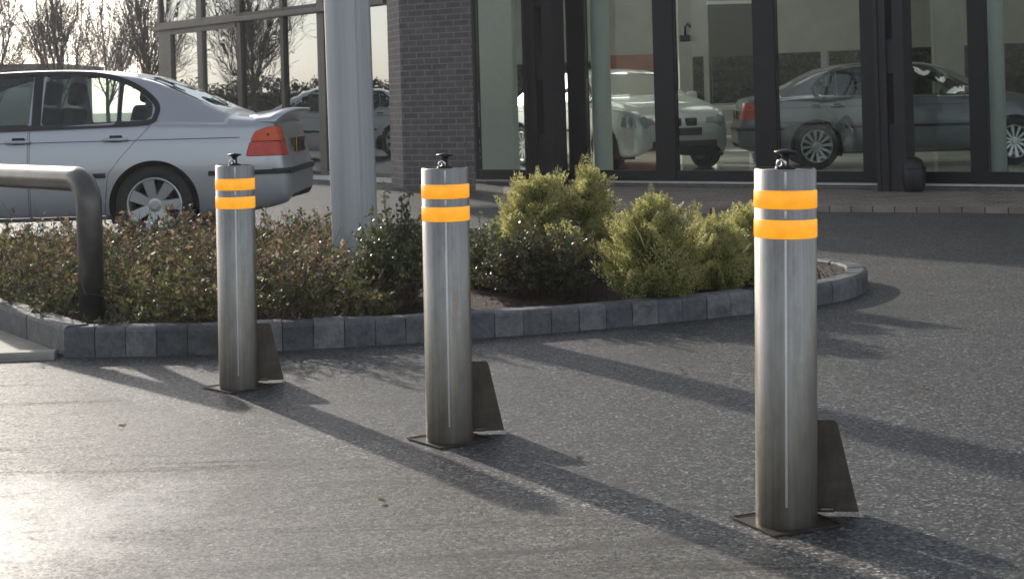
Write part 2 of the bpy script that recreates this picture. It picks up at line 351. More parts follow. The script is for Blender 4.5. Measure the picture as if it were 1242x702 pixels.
# ------------------------------------------------------------------ ground
def gh(x, y):                                # gentle rise of the car park behind the planter
    return 0.10 * smooth01((y - 8.6) / 2.6) * smooth01((1.2 - x) / 2.5)
def terrain_grid(xs, ys, off=0.0):
    X, Y = np.meshgrid(xs, ys); Z = gh(X, Y) + off
    V = np.stack([X.ravel(), Y.ravel(), Z.ravel()], 1); nx = len(xs); ny = len(ys)
    i = (np.arange(ny - 1)[:, None] * nx + np.arange(nx - 1)[None]).ravel()
    return V, np.stack([i, i + 1, i + nx + 1, i + nx], 1)
xs = np.unique(np.concatenate([[-900, -400, -200, -100, -60, -40], np.linspace(-30, 30, 121), [40, 60, 100, 200, 400, 900]]))
ys = np.unique(np.concatenate([[-900, -400, -100, -40, -10, 0], np.linspace(2, 42, 161), [60, 100, 200, 400, 1200]]))
V, F = terrain_grid(xs, ys)
g = npobj('ground', V, F, M['asphalt'], smooth=True); tag(g, 'coarse grey asphalt of the forecourt and car park', kind='structure')

def sheet(name, pts, z, mat, label, seg=None):
    bm = bmesh.new(); vs = [bm.verts.new((p[0], p[1], z)) for p in pts]; bm.faces.new(vs)
    bmesh.ops.triangulate(bm, faces=bm.faces)
    return tag(obj(name, bm, mat), label, kind='structure')
def wobble(pts, amp, step=0.12):
    out = []
    for a, b in zip(pts, pts[1:]):
        n = max(1, int((b - a).length / step)); nrm = Vector((-(b - a).y, (b - a).x, 0)).normalized()
        for k in range(n): out.append(a.lerp(b, k / n) + nrm * random.uniform(-amp, amp))
    return out + [pts[-1]]
# kerbs
def resample(pts, step):
    pts = [Vector(p) for p in pts]; L = [0]
    for a, b in zip(pts, pts[1:]): L.append(L[-1] + (b - a).length)
    n = max(1, round(L[-1] / step)); out = []
    for k in range(n + 1):
        s = L[-1] * k / n; j = max(0, min(len(L) - 2, int(np.searchsorted(L, s, 'right')) - 1))
        out.append(pts[j].lerp(pts[j + 1], (s - L[j]) / max(1e-9, L[j + 1] - L[j])))
    return out
def catmull(P, n=10):
    P = [Vector(p) for p in P]; Q = [P[0] * 2 - P[1]] + P + [P[-1] * 2 - P[-2]]; out = []
    for i in range(1, len(Q) - 2):
        a, b, c, d = Q[i - 1:i + 3]
        for k in range(n):
            t = k / n; out.append(0.5 * ((2 * b) + (c - a) * t + (2 * a - 5 * b + 4 * c - d) * t * t + (3 * b - a - 3 * c + d) * t ** 3))
    return out + [P[-1]]
def kerb_line(bm, pts, w, h, step, z0=-0.05, inner=1, gap=0.004, jit=0.004, base=None):
    """blocks along pts; the outer face is on pts, the block is w wide towards `inner` side (left of travel = 1)"""
    P = resample(pts, step)
    for a, b in zip(P, P[1:]):
        d = (b - a); L = d.length
        if L < 0.02: continue
        u = d.normalized(); n = Vector((-u.y, u.x, 0)) * inner
        zb = (base(a.x, a.y) if base else 0.0); hk = h * float(np.interp(a.x, [-2.4, -.2, 2.0], [1.03, .86, .80])) if h > .14 else h
        A = a + u * gap * 0.5 + n * random.uniform(-jit, jit); Lb = L - gap; hh = hk + random.uniform(-jit, jit)
        prof = [(0, z0), (0, hh - 0.022), (0.006, hh - 0.008), (0.022, hh), (w - 0.01, hh), (w, hh - 0.01), (w, z0)]
        rings = []
        for s in (0, Lb):
            rings.append([bm.verts.new(A + u * s + n * q + Vector((0, 0, zb + z))) for q, z in prof])
        m = len(prof)
        for k in range(m): bm.faces.new((rings[0][k], rings[0][(k + 1) % m], rings[1][(k + 1) % m], rings[1][k]))
        bm.faces.new(rings[0]); bm.faces.new(rings[1][::-1])
KH = 0.145
K_left = [gp(-150, 356), gp(0, 404), gp(78, 434)]
K_front = catmull([gp(78, 434), gp(250, 430), gp(400, 422), gp(500, 416), gp(640, 406), gp(760, 396), gp(880, 384), gp(960, 375), gp(1015, 366), gp(1046, 357), gp(1052, 346), gp(1030, 339), gp(985, 333), gp(930, 327)], 8)
bm = bmesh.new()
kerb_line(bm, K_front, 0.125, KH, 0.148)
kerb_line(bm, K_left, 0.125, KH, 0.60)
tag(obj('planter_kerb', bm, M['kerb']), 'low grey kerb of small worn concrete blocks around the planted bed', kind='structure')
bm = bmesh.new()
kerb_line(bm, [gp(-300, 447), gp(-30, 442), gp(66, 436)], 0.10, 0.035, 0.9, inner=1)
tag(obj('flush_kerb', bm, M['concrete']), 'low pale kerb edging the footpath at the far left', kind='structure')
sheet('footpath', [gp(-300, 444), gp(-20, 439), gp(72, 433)] + [gp(60, 427), gp(0, 403.5), gp(-150, 355.5), gp(-500, 330)], 0.02, M['concrete'], 'pale paved footpath beside the planter')
# soil bed (slightly domed)
back = [gp(930, 327), gp(860, 316), gp(720, 309), gp(560, 306), gp(430, 306), Vector((-1.9, 11.55, 0)), Vector((-6.2, 11.6, 0)), gp(-150, 356)]
outline = K_left + K_front[1:] + back[1:]
bm = bmesh.new()
inner = []
cen = sum(outline, Vector()) / len(outline)
for p in outline:
    q = p + (cen - p).normalized() * 0.06; q.z = 0.092 + float(gh(q.x, q.y)) * 0.6; inner.append(bm.verts.new(q))
bm.faces.new(inner)
bmesh.ops.triangulate(bm, faces=bm.faces)
bmesh.ops.subdivide_edges(bm, edges=bm.edges, cuts=6, use_grid_fill=True)
for v in bm.verts: v.co.z += random.uniform(-0.008, 0.012)
tag(obj('planting_bed', bm, M['soil'], smooth=True), 'dark bark mulch of the planted bed', kind='structure')
SOIL = 0.092
def soil(x, y): return SOIL + float(gh(x, y)) * 0.6
bm = bmesh.new(); kerb_line(bm, [Vector((-6.2, 11.6, 0)), Vector((-1.9, 11.55, 0)), gp(430, 306), gp(560, 306), gp(720, 309), gp(860, 316), gp(930, 327)], 0.12, 0.12, 0.6, inner=-1, base=lambda x, y: float(gh(x, y)))
tag(obj('rear_planter_kerb', bm, M['kerb']), 'kerb along the far side of the planted bed', kind='structure')

# ------------------------------------------------------------------ bollards
def add_band(bm, r, z0, z1, n=64):
    lathe(bm, [(r - 0.002, z0 - 0.001), (r, z0), (r + 0.0018, z0 + 0.003), (r + 0.0018, z1 - 0.003), (r, z1), (r - 0.002, z1 + 0.001)], n)
BR, BH = 0.084, 0.965
bs = thing('bollard', '', 'bollard', (0, 0, 0), group='removable steel bollards across the access road')
bm = bmesh.new()
lathe(bm, [(BR, -0.02), (BR, BH - 0.004), (BR - 0.004, BH), (BR - 0.008, BH)], 96)
obj('tube', bm, M['steel'], bs, True)
bm = bmesh.new(); lathe(bm, [(0.001, BH - 0.004), (BR - 0.012, BH - 0.004), (BR - 0.0085, BH - 0.004), (BR - 0.0085, BH - 0.03)], 64)
obj('top_plate', bm, M['steel'], bs)
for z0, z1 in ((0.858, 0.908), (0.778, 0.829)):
    bm = bmesh.new(); add_band(bm, BR, z0, z1); obj('amber_band', bm, M['amber'], bs, True)
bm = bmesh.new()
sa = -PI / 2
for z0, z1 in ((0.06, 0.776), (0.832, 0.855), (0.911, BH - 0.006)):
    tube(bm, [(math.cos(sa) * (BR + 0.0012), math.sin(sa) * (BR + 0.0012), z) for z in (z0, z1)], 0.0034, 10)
obj('seam_highlight_strip', bm, M['seam_highlight'], bs, True)  # raised strip facing the camera, painted pale as a highlight
# lifting knob with hasp
kn = (lambda bm: (lathe(bm, [(0.001, BH - 0.003), (0.028, BH - 0.003), (0.028, BH + 0.003), (0.012, BH + 0.008), (0.0105, BH + 0.030), (0.016, BH + 0.038), (0.030, BH + 0.042), (0.030, BH + 0.047), (0.001, BH + 0.052)], 32), obj('lifting_knob', bm, M['black_metal'], bs, True))[1])(bmesh.new())
bm = bmesh.new(); tube(bm, [(-0.022, -0.02, BH + 0.0), (-0.020, -0.02, BH + 0.018), (-0.010, -0.02, BH + 0.026), (-0.001, -0.02, BH + 0.018), (0.001, -0.02, BH + 0.0)], 0.0042, 10)
obj('lock_shackle', bm, M['polished'], bs, True)
# ground frame: steel angle rails and open lid behind
FR = 0.112
bm = bmesh.new()
for lo, hi in (((-FR, -FR, 0.0), (FR, -FR + 0.006, 0.004)), ((-FR, FR - 0.006, 0.0), (FR, FR, 0.004)), ((-FR, -FR + 0.0061, 0.0), (-FR + 0.006, FR - 0.0061, 0.004)), ((FR - 0.006, -FR + 0.0061, 0.0), (FR, FR - 0.0061, 0.004))): add_box(bm, lo, hi)
add_box(bm, (-FR + 0.0061, -FR + 0.0061, -0.010), (FR - 0.0061, FR - 0.0061, -0.001))
gf = obj('ground_frame', bm, M['dark_steel'], bs); gf.rotation_euler = (0, 0, R(33))
bm = bmesh.new()      # hinged lid, standing open: trapezoid plate with folded edge
w0, w1, Hh, th = 0.200, 0.100, 0.250, 0.006
prof = [(-w0 / 2, 0), (w0 / 2, 0), (w1 / 2, Hh - 0.008), (w1 / 2 - 0.01, Hh), (-w1 / 2 + 0.01, Hh), (-w1 / 2, Hh - 0.008)]
a = [bm.verts.new((x, 0, z)) for x, z in prof]; b = [bm.verts.new((x, th, z)) for x, z in prof]
bm.faces.new(a); bm.faces.new(b[::-1])
for i in range(len(prof)): bm.faces.new((a[i], a[(i + 1) % len(prof)], b[(i + 1) % len(prof)], b[i]))
for s in (-1, 1):      # folded side flanges
    q = [(s * w0 / 2, th, 0.002), (s * w1 / 2, th, Hh - 0.01), (s * w1 / 2, th + 0.03, Hh - 0.012), (s * w0 / 2, th + 0.03, 0.002)]
    q2 = [(x - s * 0.004, y, z) for x, y, z in q]
    A = [bm.verts.new(p) for p in q]; B = [bm.verts.new(p) for p in q2]
    bm.faces.new(A); bm.faces.new(B[::-1])
    for i in range(4): bm.faces.new((A[i], A[(i + 1) % 4], B[(i + 1) % 4], B[i]))
lid = obj('socket_lid', bm, M['dark_steel'], bs)
lid.rotation_euler = (R(-7), 0, 0); lid.location = (0.098, 0.085, 0.006)
hg = bmesh.new(); tube(hg, [(-0.03, 0.0, 0.0), (0.03, 0.0, 0.0)], 0.007, 12)
hinge = obj('hinge', hg, M['steel'], lid, True); hinge.location = (0.0, -0.004, 0.006)
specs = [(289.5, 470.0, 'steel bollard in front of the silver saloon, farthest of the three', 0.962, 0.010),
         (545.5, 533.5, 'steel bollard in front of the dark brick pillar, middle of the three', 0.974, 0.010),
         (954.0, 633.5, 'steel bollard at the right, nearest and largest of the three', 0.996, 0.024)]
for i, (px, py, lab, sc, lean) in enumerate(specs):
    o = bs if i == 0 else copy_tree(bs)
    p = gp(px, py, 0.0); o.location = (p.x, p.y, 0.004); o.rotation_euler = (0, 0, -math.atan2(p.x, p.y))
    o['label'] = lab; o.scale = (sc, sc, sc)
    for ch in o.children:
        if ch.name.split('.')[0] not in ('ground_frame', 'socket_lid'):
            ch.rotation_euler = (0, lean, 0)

# ------------------------------------------------------------------ hoop barrier
hp = gp(112, 392, 0.105); hr = 0.064; HT = 0.895
bm = bmesh.new(); pts = [(hp.x, hp.y, 0.05)]; hd = Vector((-.65, .76, 0)); bend = 0.14; RL = 1.7
def hpt(s_, z_): return (hp.x + hd.x * s_, hp.y + hd.y * s_, z_)
pts.append(hpt(0, HT - hr - bend))
for k in range(1, 11):
    a = k / 10 * PI / 2; pts.append(hpt(bend - bend * math.cos(a), HT - hr - bend + bend * math.sin(a)))
pts.append(hpt(RL, HT - hr))
for k in range(1, 11):
    a = k / 10 * PI / 2; pts.append(hpt(RL + bend * math.sin(a), HT - hr - bend + bend * math.cos(a)))
pts.append(hpt(RL + bend, 0.05))
tube(bm, pts, hr, 32)
hoop = obj('hoop_barrier', bm, M['hoop'], None, True)
tag(hoop, 'thick grey metal tube hoop barrier standing in the planter at the far left', 'barrier')

# ------------------------------------------------------------------ lamp column
mp_ = gp(433, 352, 0.105); mr = 0.134
bm = bmesh.new(); n = 192; rings = []
for z in (0.05, 7.5):
    ring = []
    for k in range(n):
        a = 2 * PI * k / n; q = ((a + .35) % (PI / 4)) - PI / 8; r = mr * (.5 + .5 * .965 / math.cos(q))
        if abs(a - 5.15) < .03 or abs(a - 5.42) < .03: r -= .005
        ring.append(bm.verts.new((r * math.cos(a), r * math.sin(a), z)))
    rings.append(ring)
for k in range(n): bm.faces.new((rings[0][k], rings[0][(k + 1) % n], rings[1][(k + 1) % n], rings[1][k]))
bm.faces.new(rings[0][::-1]); bm.faces.new(rings[1])
ms = thing('lamp_column', 'wide grey fluted metal column rising out of the planter beside the silver saloon', 'column', (mp_.x, mp_.y, 0))
obj('shaft', bm, M['mast'], ms)
bm = bmesh.new(); lathe(bm, [(0.001, 0.10), (0.20, 0.10), (0.20, 0.125), (0.15, 0.13)], 40); obj('base_flange', bm, M['mast'], ms)
ms.rotation_euler = (0, -0.006, 0)

# ------------------------------------------------------------------ cars
def interp(x, pts):
    return np.interp(x, [p[0] for p in pts], [p[1] for p in pts])
def smooth_interp(x, pts):
    xs_ = np.array([p[0] for p in pts], float); ys_ = np.array([p[1] for p in pts], float)
    # monotone cubic (Fritsch-Carlson)
    h = np.diff(xs_); d = np.diff(ys_) / h; m = np.zeros(len(xs_)); m[1:-1] = np.where(d[:-1] * d[1:] > 0, 2 * d[:-1] * d[1:] / (d[:-1] + d[1:] + 1e-12), 0); m[0] = d[0]; m[-1] = d[-1]
    i = np.clip(np.searchsorted(xs_, x) - 1, 0, len(h) - 1); t = (x - xs_[i]) / h[i]
    return ((1 + 2 * t) * (1 - t) ** 2) * ys_[i] + t * (1 - t) ** 2 * h[i] * m[i] + t * t * (3 - 2 * t) * ys_[i + 1] + t * t * (t - 1) * h[i] * m[i + 1]
def in_poly(px, pz, poly):
    inside = np.zeros(px.shape, bool); n = len(poly)
    for i in range(n):
        x1, z1 = poly[i]; x2, z2 = poly[(i + 1) % n]
        cond = ((z1 > pz) != (z2 > pz)) & (px < (x2 - x1) * (pz - z1) / (z2 - z1 + 1e-12) + x1)
        inside ^= cond
    return inside
def nearest_on(poly, x, z):
    best = None
    for i in range(len(poly)):
        x1, z1 = poly[i]; x2, z2 = poly[(i + 1) % len(poly)]
        dx, dz = x2 - x1, z2 - z1; t = max(0, min(1, ((x - x1) * dx + (z - z1) * dz) / (dx * dx + dz * dz + 1e-12)))
        qx, qz = x1 + t * dx, z1 + t * dz; d = (qx - x) ** 2 + (qz - z) ** 2
        if best is None or d < best[0]: best = (d, qx, qz)
    return best
AX = 1.36                                      # half wheelbase
SALOON_TOP = [(-2.44, .60), (-2.425, .66), (-2.385, .78), (-2.36, .90), (-2.32, .975), (-2.22, 1.000), (-2.0, 1.030), (-1.90, 1.055), (-1.55, 1.235), (-1.22, 1.365), (-.85, 1.415), (-.35, 1.435), (.1, 1.425), (.42, 1.375), (.75, 1.22), (1.10, 1.03), (1.35, .985), (1.75, .90), (1.98, .80), (2.06, .70), (2.11, .52)]
def r_poly(pts, r=0.03, n=4):
    out = []
    for i in range(len(pts)):
        p0, p1, p2 = Vector(pts[i - 1]), Vector(pts[i]), Vector(pts[(i + 1) % len(pts)])
        a = p1 + (p0 - p1).normalized() * min(r, (p0 - p1).length * .4); b = p1 + (p2 - p1).normalized() * min(r, (p2 - p1).length * .4)
        for k in range(n + 1):
            t = k / n; q = a * (1 - t) ** 2 + p1 * 2 * t * (1 - t) + b * t * t; out.append((q.x, q.y))
    return out
W_REAR = r_poly([(-.45, .975), (-.45, 1.375), (-.80, 1.362), (-1.04, 1.318), (-1.055, .985)], .025)
W_QUART = r_poly([(-1.095, .990), (-1.08, 1.300), (-1.22, 1.225), (-1.335, 1.12), (-1.34, 1.03), (-1.30, .995)], .02)
W_FRONT = r_poly([(-.35, .970), (-.35, 1.378), (.0, 1.370), (.22, 1.315), (.55, 1.16), (.80, 1.03), (.82, .965)], .025)
W_BACK = None
D_REAR = [(-.37, .235), (-.37, .955), (-1.365, .975), (-1.12, .72), (-1.00, .57), (-.96, .235)]
L_RED = r_poly([(-2.095, .680), (-2.50, .680), (-2.50, .80), (-2.13, .80)], .02)
L_AMB = r_poly([(-2.13, .80), (-2.50, .80), (-2.50, .925), (-2.265, .915), (-2.17, .880)], .02)
D_FRONT = [(-.36, .235), (-.36, .955), (.86, .945), (.98, .80), (.99, .235)]
def build_car(name, label, loc, rz, paint, nsp=7, spoiler=True, fancy=False, plate='rear', group=None, res=1.0):
    car = thing(name, label, 'car', loc, rz, group)
    nx = int(210 * res); nt_ = int(62 * res)
    X = np.concatenate([np.linspace(-2.44, -2.20, int(22 * res)), np.linspace(-2.20, 1.9, nx)[1:], np.linspace(1.9, 2.11, int(16 * res))[1:]])
    zt = smooth_interp(X, SALOON_TOP)
    w_ = smooth_interp(X, [(-2.44, .66), (-2.42, .71), (-2.36, .775), (-2.25, .81), (-2.0, .845), (-1.4, .868), (0, .872), (1.2, .862), (1.7, .825), (1.95, .75), (2.06, .65), (2.11, .50)])
    zb = smooth_interp(X, [(-2.44, .36), (-2.40, .30), (-2.1, .24), (-1.7, .21), (0, .20), (1.7, .20), (2.0, .22), (2.11, .34)])
    belt = interp(X, [(-2.44, .93), (-1.4, .965), (.9, .935), (2.11, .80)])
    deck = interp(X, [(-2.44, 1.0), (-1.9, 1.04), (1.1, 1.0), (2.11, .8)])
    P = []
    for x, T, w, b, sh, dk in zip(X, zt, w_, zb, belt, deck):
        s = min(sh, T - 0.045); s = max(s, b + .12); T = max(T, s + .02)
        g = np.clip((T - dk) / .33, 0, 1)
        mid = b + (s - b) * .45; cre = b + (s - b) * .80
        ctrl = [(w * .90, b), (w * .955, b + .03), (w * .985, b + (s - b) * .18), (w * 1.0, mid), (w * .998, b + (s - b) * .6), (w * .982, cre), (w * .975, cre + .02), (w * .945, s - .012), (w * .915, s + .004)]
        if g > .02:
            cy = (1 - g) * w * .80 + g * .585; cz = T - .055 * g - .015
            cz = max(cz, s + .008)
            ctrl += [(w * .905 + (cy - w * .905) * .03, s + (cz - s) * .03), ((w * .905 + cy) / 2 + .008 * g, (s + cz) / 2), (cy, cz), (cy - .05, cz + (T - cz) * .55), (cy * .6, T - .012 * g - .004), (cy * .3, T - .003), (0, T)]
        else:
            cy = w * .80; ctrl += [(w * .90, s + (T - s) * .25), (w * .87, s + (T - s) * .45), (cy, s + (T - s) * .68), (cy - .05, s + (T - s) * .78), (cy * .6, T - .010), (cy * .3, T - .003), (0, T)]
        P.append(ctrl)
    P = np.array(P)                                     # stations x ctrl x 2
    # catmull through control index then resample by index
    m = P.shape[1]; tt = np.linspace(0, m - 1, nt_ * 2 + 1)
    # weight the samples by mean arc length
    seg = np.linalg.norm(np.diff(P.mean(0), axis=0), axis=1); cum = np.concatenate([[0], np.cumsum(seg)])
    tt = np.interp(np.linspace(0, cum[-1], nt_ + 1), cum, np.arange(m))
    i = np.clip(tt.astype(int), 0, m - 2); f = (tt - i)[None, :, None]
    a = P[:, np.clip(i - 1, 0, m - 1)]; b_ = P[:, i]; c = P[:, i + 1]; d = P[:, np.clip(i + 2, 0, m - 1)]
    S = 0.5 * ((2 * b_) + (c - a) * f + (2 * a - 5 * b_ + 4 * c - d) * f ** 2 + (3 * b_ - a - 3 * c + d) * f ** 3)
    S[:, -1, 0] = 0
    nX, nT = len(X), nt_ + 1
    for sgn in (1, -1): pass
    cols = np.concatenate([S, S[:, -2::-1] * np.array([-1, 1])], 1)       # left sill -> roof -> right sill
    nC = cols.shape[1]
    V = np.stack([np.repeat(X, nC), cols[:, :, 0].ravel(), cols[:, :, 1].ravel()], 1)
    ii = (np.arange(nX - 1)[:, None] * nC + np.arange(nC - 1)[None]).ravel()
    F = np.stack([ii, ii + nC, ii + nC + 1, ii + 1], 1)
    cen = V[F].mean(1); side = np.abs(cen[:, 1]) > 0.50
    col_idx = np.tile(np.arange(nC - 1), nX - 1)
    tcan = np.interp(11, tt, np.arange(nT))               # column index of the cant rail
    side = (col_idx < tcan + .3) | (col_idx > nC - 2 - tcan - .3)
    left = cen[:, 1] > 0
    cls = np.zeros(len(F), int)
    regs = {1: W_FRONT, 2: W_REAR, 3: W_QUART, 4: D_FRONT, 5: D_REAR, 10: L_RED, 11: L_AMB}
    for k, poly in regs.items():
        mk = (side | ((k > 9) & (np.abs(cen[:, 1]) > .42))) & in_poly(cen[:, 0], cen[:, 2], poly); cls[mk] = k
    AR = .365
    arch = []
    for ax in (-AX, AX):
        arch.append([(ax + AR * math.cos(q), .31 + AR * math.sin(q)) for q in np.linspace(0, 2 * PI, 64, endpoint=False)])
        mk = side & (((cen[:, 0] - ax) ** 2 + (cen[:, 2] - .31) ** 2) < AR ** 2); cls[mk] = 9
    # windscreens (top surface)
    top = ~side
    def xcurve(x0, x1, bow): return lambda y: (x0 + bow * (y / .6) ** 2, x1 + bow * (y / .6) ** 2)
    ycen = np.abs(cen[:, 1])
    ins = (col_idx > tcan + 1.2) & (col_idx < nC - 2 - tcan - 1.2)
    cls[top & ins & (cen[:, 0] > -1.86 + .10 * (ycen / .6) ** 2) & (cen[:, 0] < -1.27 + .06 * (ycen / .6) ** 2)] = 6
    cls[top & ins & (cen[:, 0] < 1.08 - .16 * (ycen / .6) ** 2) & (cen[:, 0] > .46 - .06 * (ycen / .6) ** 2)] = 7
    # snap border vertices to the outlines
    order = {1: W_FRONT, 2: W_REAR, 3: W_QUART, 4: D_FRONT, 5: D_REAR, 10: L_RED, 11: L_AMB}
    vc = [set() for _ in range(len(V))]
    for fi, q in enumerate(F):
        if side[fi] or cls[fi] >= 6 or (cen[fi, 0] < -2.2 and abs(cen[fi, 1]) > .42):
            for v in q: vc[v].add(int(cls[fi]))
    for vi, s in enumerate(vc):
        if len(s) > 1:
            if 9 in s: polys = arch
            else: polys = [order[k] for k in s if k in order and (k < 4 or k > 9)] or [order[k] for k in s if k in order]
            best = None
            for pl in polys:
                r = nearest_on(pl, V[vi, 0], V[vi, 2])
                if best is None or r[0] < best[0]: best = r
            if best and best[0] < .03 ** 2: V[vi, 0], V[vi, 2] = best[1], best[2]
    def part(nm, mask, mat, parent=car, solid=0.0, shrink=0.0, off=0.0):
        idx = F[mask]
        if len(idx) == 0: return None
        used, inv = np.unique(idx, return_inverse=True); FF = inv.reshape(-1, 4); VV = V[used].copy()
        if shrink:
            cnt = {}
            for q in FF:
                for e in range(4):
                    k = tuple(sorted((q[e], q[(e + 1) % 4]))); cnt[k] = cnt.get(k, 0) + 1
            bd = {v for k, c2 in cnt.items() if c2 == 1 for v in k}
            nb = {}
            for q in FF:
                for e in range(4): nb.setdefault(q[e], set()).update(q)
            cm = {}
            for v in bd:
                tgt = np.mean([VV[u] for u in nb[v]], 0); dv = tgt - VV[v]; L = np.linalg.norm(dv)
                if L > 1e-6: cm[v] = VV[v] + dv / L * shrink
            for v, p in cm.items(): VV[v] = p
        o = npobj(nm, VV, FF, mat, parent, True)
        return o
    body = part('body', (cls == 0) | ((cls > 9) & (np.abs(cen[:, 1]) <= .60)), paint)
    # end caps
    for st, flip in ((0, 1), (nX - 1, 0)):
        ring = [V[st * nC + k] for k in range(nC)]; bm = bmesh.new(); vs = [bm.verts.new(p) for p in ring]
        bm.faces.new(vs if flip else vs[::-1]); bmesh.ops.triangulate(bm, faces=bm.faces)
        obj('bumper', bm, paint, car)
    for k, nm in ((4, 'door'), (5, 'door')):
        for lf in (True, False):
            dr = part(nm, (cls == k) & (left == lf), paint, shrink=.0045)
            sg = 1 if lf else -1
            hx = (.02 - .30 if k == 4 else -1.06); 
            bm = bmesh.new(); w0 = float(np.interp(hx, X, w_)) * .985
            add_box(bm, (hx - .10, -.016, -.013), (hx + .10, .012, .013), Matrix.Translation((0, sg * (w0 + .012), .845)), 0.008)
            h = obj('door_handle', bm, paint, dr, True)
            bm = bmesh.new(); add_box(bm, (hx - .055, -.02, -.02), (hx + .045, .010, .034), Matrix.Translation((0, sg * (w0 - .004), .845)), 0.008)
            obj('handle_recess', bm, M['rubber'], dr)
    for k in (1, 2, 3):
        for lf in (True, False): part('side_window', (cls == k) & (left == lf), M['car_glass'])
    part('rear_window', cls == 6, M['car_glass']); part('windscreen', cls == 7, M['car_glass'])
    # trims
    def surf_y(x, z):
        j = int(np.clip(np.searchsorted(X, x), 0, nX - 1)); zz = S[j, :, 1]; yy = S[j, :, 0]
        return float(np.interp(z, zz[:int(tcan) + 3], yy[:int(tcan) + 3]))
    def ribbon(bm, pts, wd, th, sg, closed=False, off=0.001):
        pts = [Vector((p[0], p[1])) for p in pts]
        if len(pts) < 6 and not closed: pts = [a_.lerp(b_, k_ / 8) for a_, b_ in zip(pts, pts[1:]) for k_ in range(8)] + [pts[-1]]
        n = len(pts); R_ = []
        for i2 in range(n):
            p0 = pts[i2 - 1] if (closed or i2 > 0) else pts[i2]; p2 = pts[(i2 + 1) % n] if (closed or i2 < n - 1) else pts[i2]
            d = (p2 - p0); d = d.normalized() if d.length > 1e-9 else Vector((1, 0)); nn = Vector((-d.y, d.x)); row = []
            for q, hh in ((-wd / 2, 0), (-wd / 2, th), (wd / 2, th), (wd / 2, 0)):
                x, z = pts[i2] + nn * q; row.append(bm.verts.new((x, sg * (surf_y(x, z) + off + hh), z)))
            R_.append(row)
        for i2 in range(n if closed else n - 1):
            A, B = R_[i2], R_[(i2 + 1) % n]
            for k2 in range(4): bm.faces.new((A[k2], A[(k2 + 1) % 4], B[(k2 + 1) % 4], B[k2]))
        if not closed: bm.faces.new(R_[0]); bm.faces.new(R_[-1][::-1])
    for sg in (1, -1):
        bm = bmesh.new()
        dlo = [(-.0, 1.385), (-.45, 1.392), (-.82, 1.378), (-1.06, 1.325), (-1.24, 1.235), (-1.365, 1.12), (-1.368, 1.03), (-1.31, .977), (-1.0, .965), (-.4, .955), (.3, .95), (.86, .945)]
        dl = [(p.x, p.y) for p in [Vector(q) for q in [(v.x, v.y) for v in catmull([Vector((a_, b2, 0)) for a_, b2 in dlo], 6)]]]
        ribbon(bm, dl, .042, .005, sg)
        ribbon(bm, [(-.0, 1.385), (.25, 1.325), (.58, 1.17), (.84, 1.03), (.88, .95)], .042, .005, sg)
        for xa, xb, z1 in ((-.41, -.39, 1.385), (-1.078, -1.07, 1.31)):
            ribbon(bm, [(xa, .965), (xb, z1)], .075 if xa > -.9 else .034, .003, sg, off=.0015)
        obj('window_trim', bm, M['rubber'], car)
        for x0, x1, z in ((-2.34, -1.80, .555), (-.98, -.39, .56), (-.34, .97, .56)):
            bm = bmesh.new(); ribbon(bm, [(x, z) for x in np.linspace(x0, x1, 14)], .038, .012, sg)
            obj('rubbing_strip', bm, M['rubber'], car)
        bm = bmesh.new()       # dark strip along the flank: shade of the crease put into colour
        ribbon(bm, [(x, .835) for x in np.linspace(-2.05, 1.0, 30)], .006, .0008, sg); obj('crease_shade_strip', bm, M['rubber'] if False else M['inside'], car)
        for ax in (-AX, AX):
            bm = bmesh.new()
            ribbon(bm, [(ax + .372 * math.cos(q), .31 + .372 * math.sin(q)) for q in np.linspace(-.28, PI + .28, 40)], .022, .006, sg)
            obj('wheel_arch', bm, paint, car, False)
    # rear bumper strip round the tail, boot shut line, lights
    bm = bmesh.new()
    def tail_strip(z, wd, th, x0=-2.30):
        pts2 = []
        for x in np.linspace(x0, -2.44, 10): pts2.append((x, float(np.interp(x, X, w_))))
        ring = [(x, y) for x, y in pts2] + [(x, -y) for x, y in reversed(pts2)]
        prev_ = None
        for x, y in ring:
            nn = Vector((-.25 if abs(y) > .72 else -1, .9 * (1 if y > 0 else -1) if abs(y) > .72 else 0)).normalized() * th
            row = [bm.verts.new((x, y, z)), bm.verts.new((x + nn.x, y + nn.y, z)), bm.verts.new((x + nn.x, y + nn.y, z + wd)), bm.verts.new((x, y, z + wd))]
            if prev_:
                for k2 in range(4): bm.faces.new((prev_[k2], prev_[(k2 + 1) % 4], row[(k2 + 1) % 4], row[k2]))
            prev_ = row
    tail_strip(.535, .045, .016)
    obj('bumper_strip', bm, M['rubber'], car)
    # lamps: offset patches of the surface
    N = np.zeros_like(V)
    fn = np.cross(V[F[:, 2]] - V[F[:, 0]], V[F[:, 3]] - V[F[:, 1]]); 
    for k2 in range(4): np.add.at(N, F[:, k2], fn)
    N /= np.linalg.norm(N, axis=1)[:, None] + 1e-9
    if np.sum(N[:, 2][cols.shape[1] // 2::nC]) < 0: N = -N
    def lamp(nm, mask, mat, off, parent=car):
        if mask.sum() == 0: return None
        idx = F[mask]; used, inv = np.unique(idx, return_inverse=True)
        return npobj(nm, V[used] + N[used] * off, inv.reshape(-1, 4), mat, parent, True)
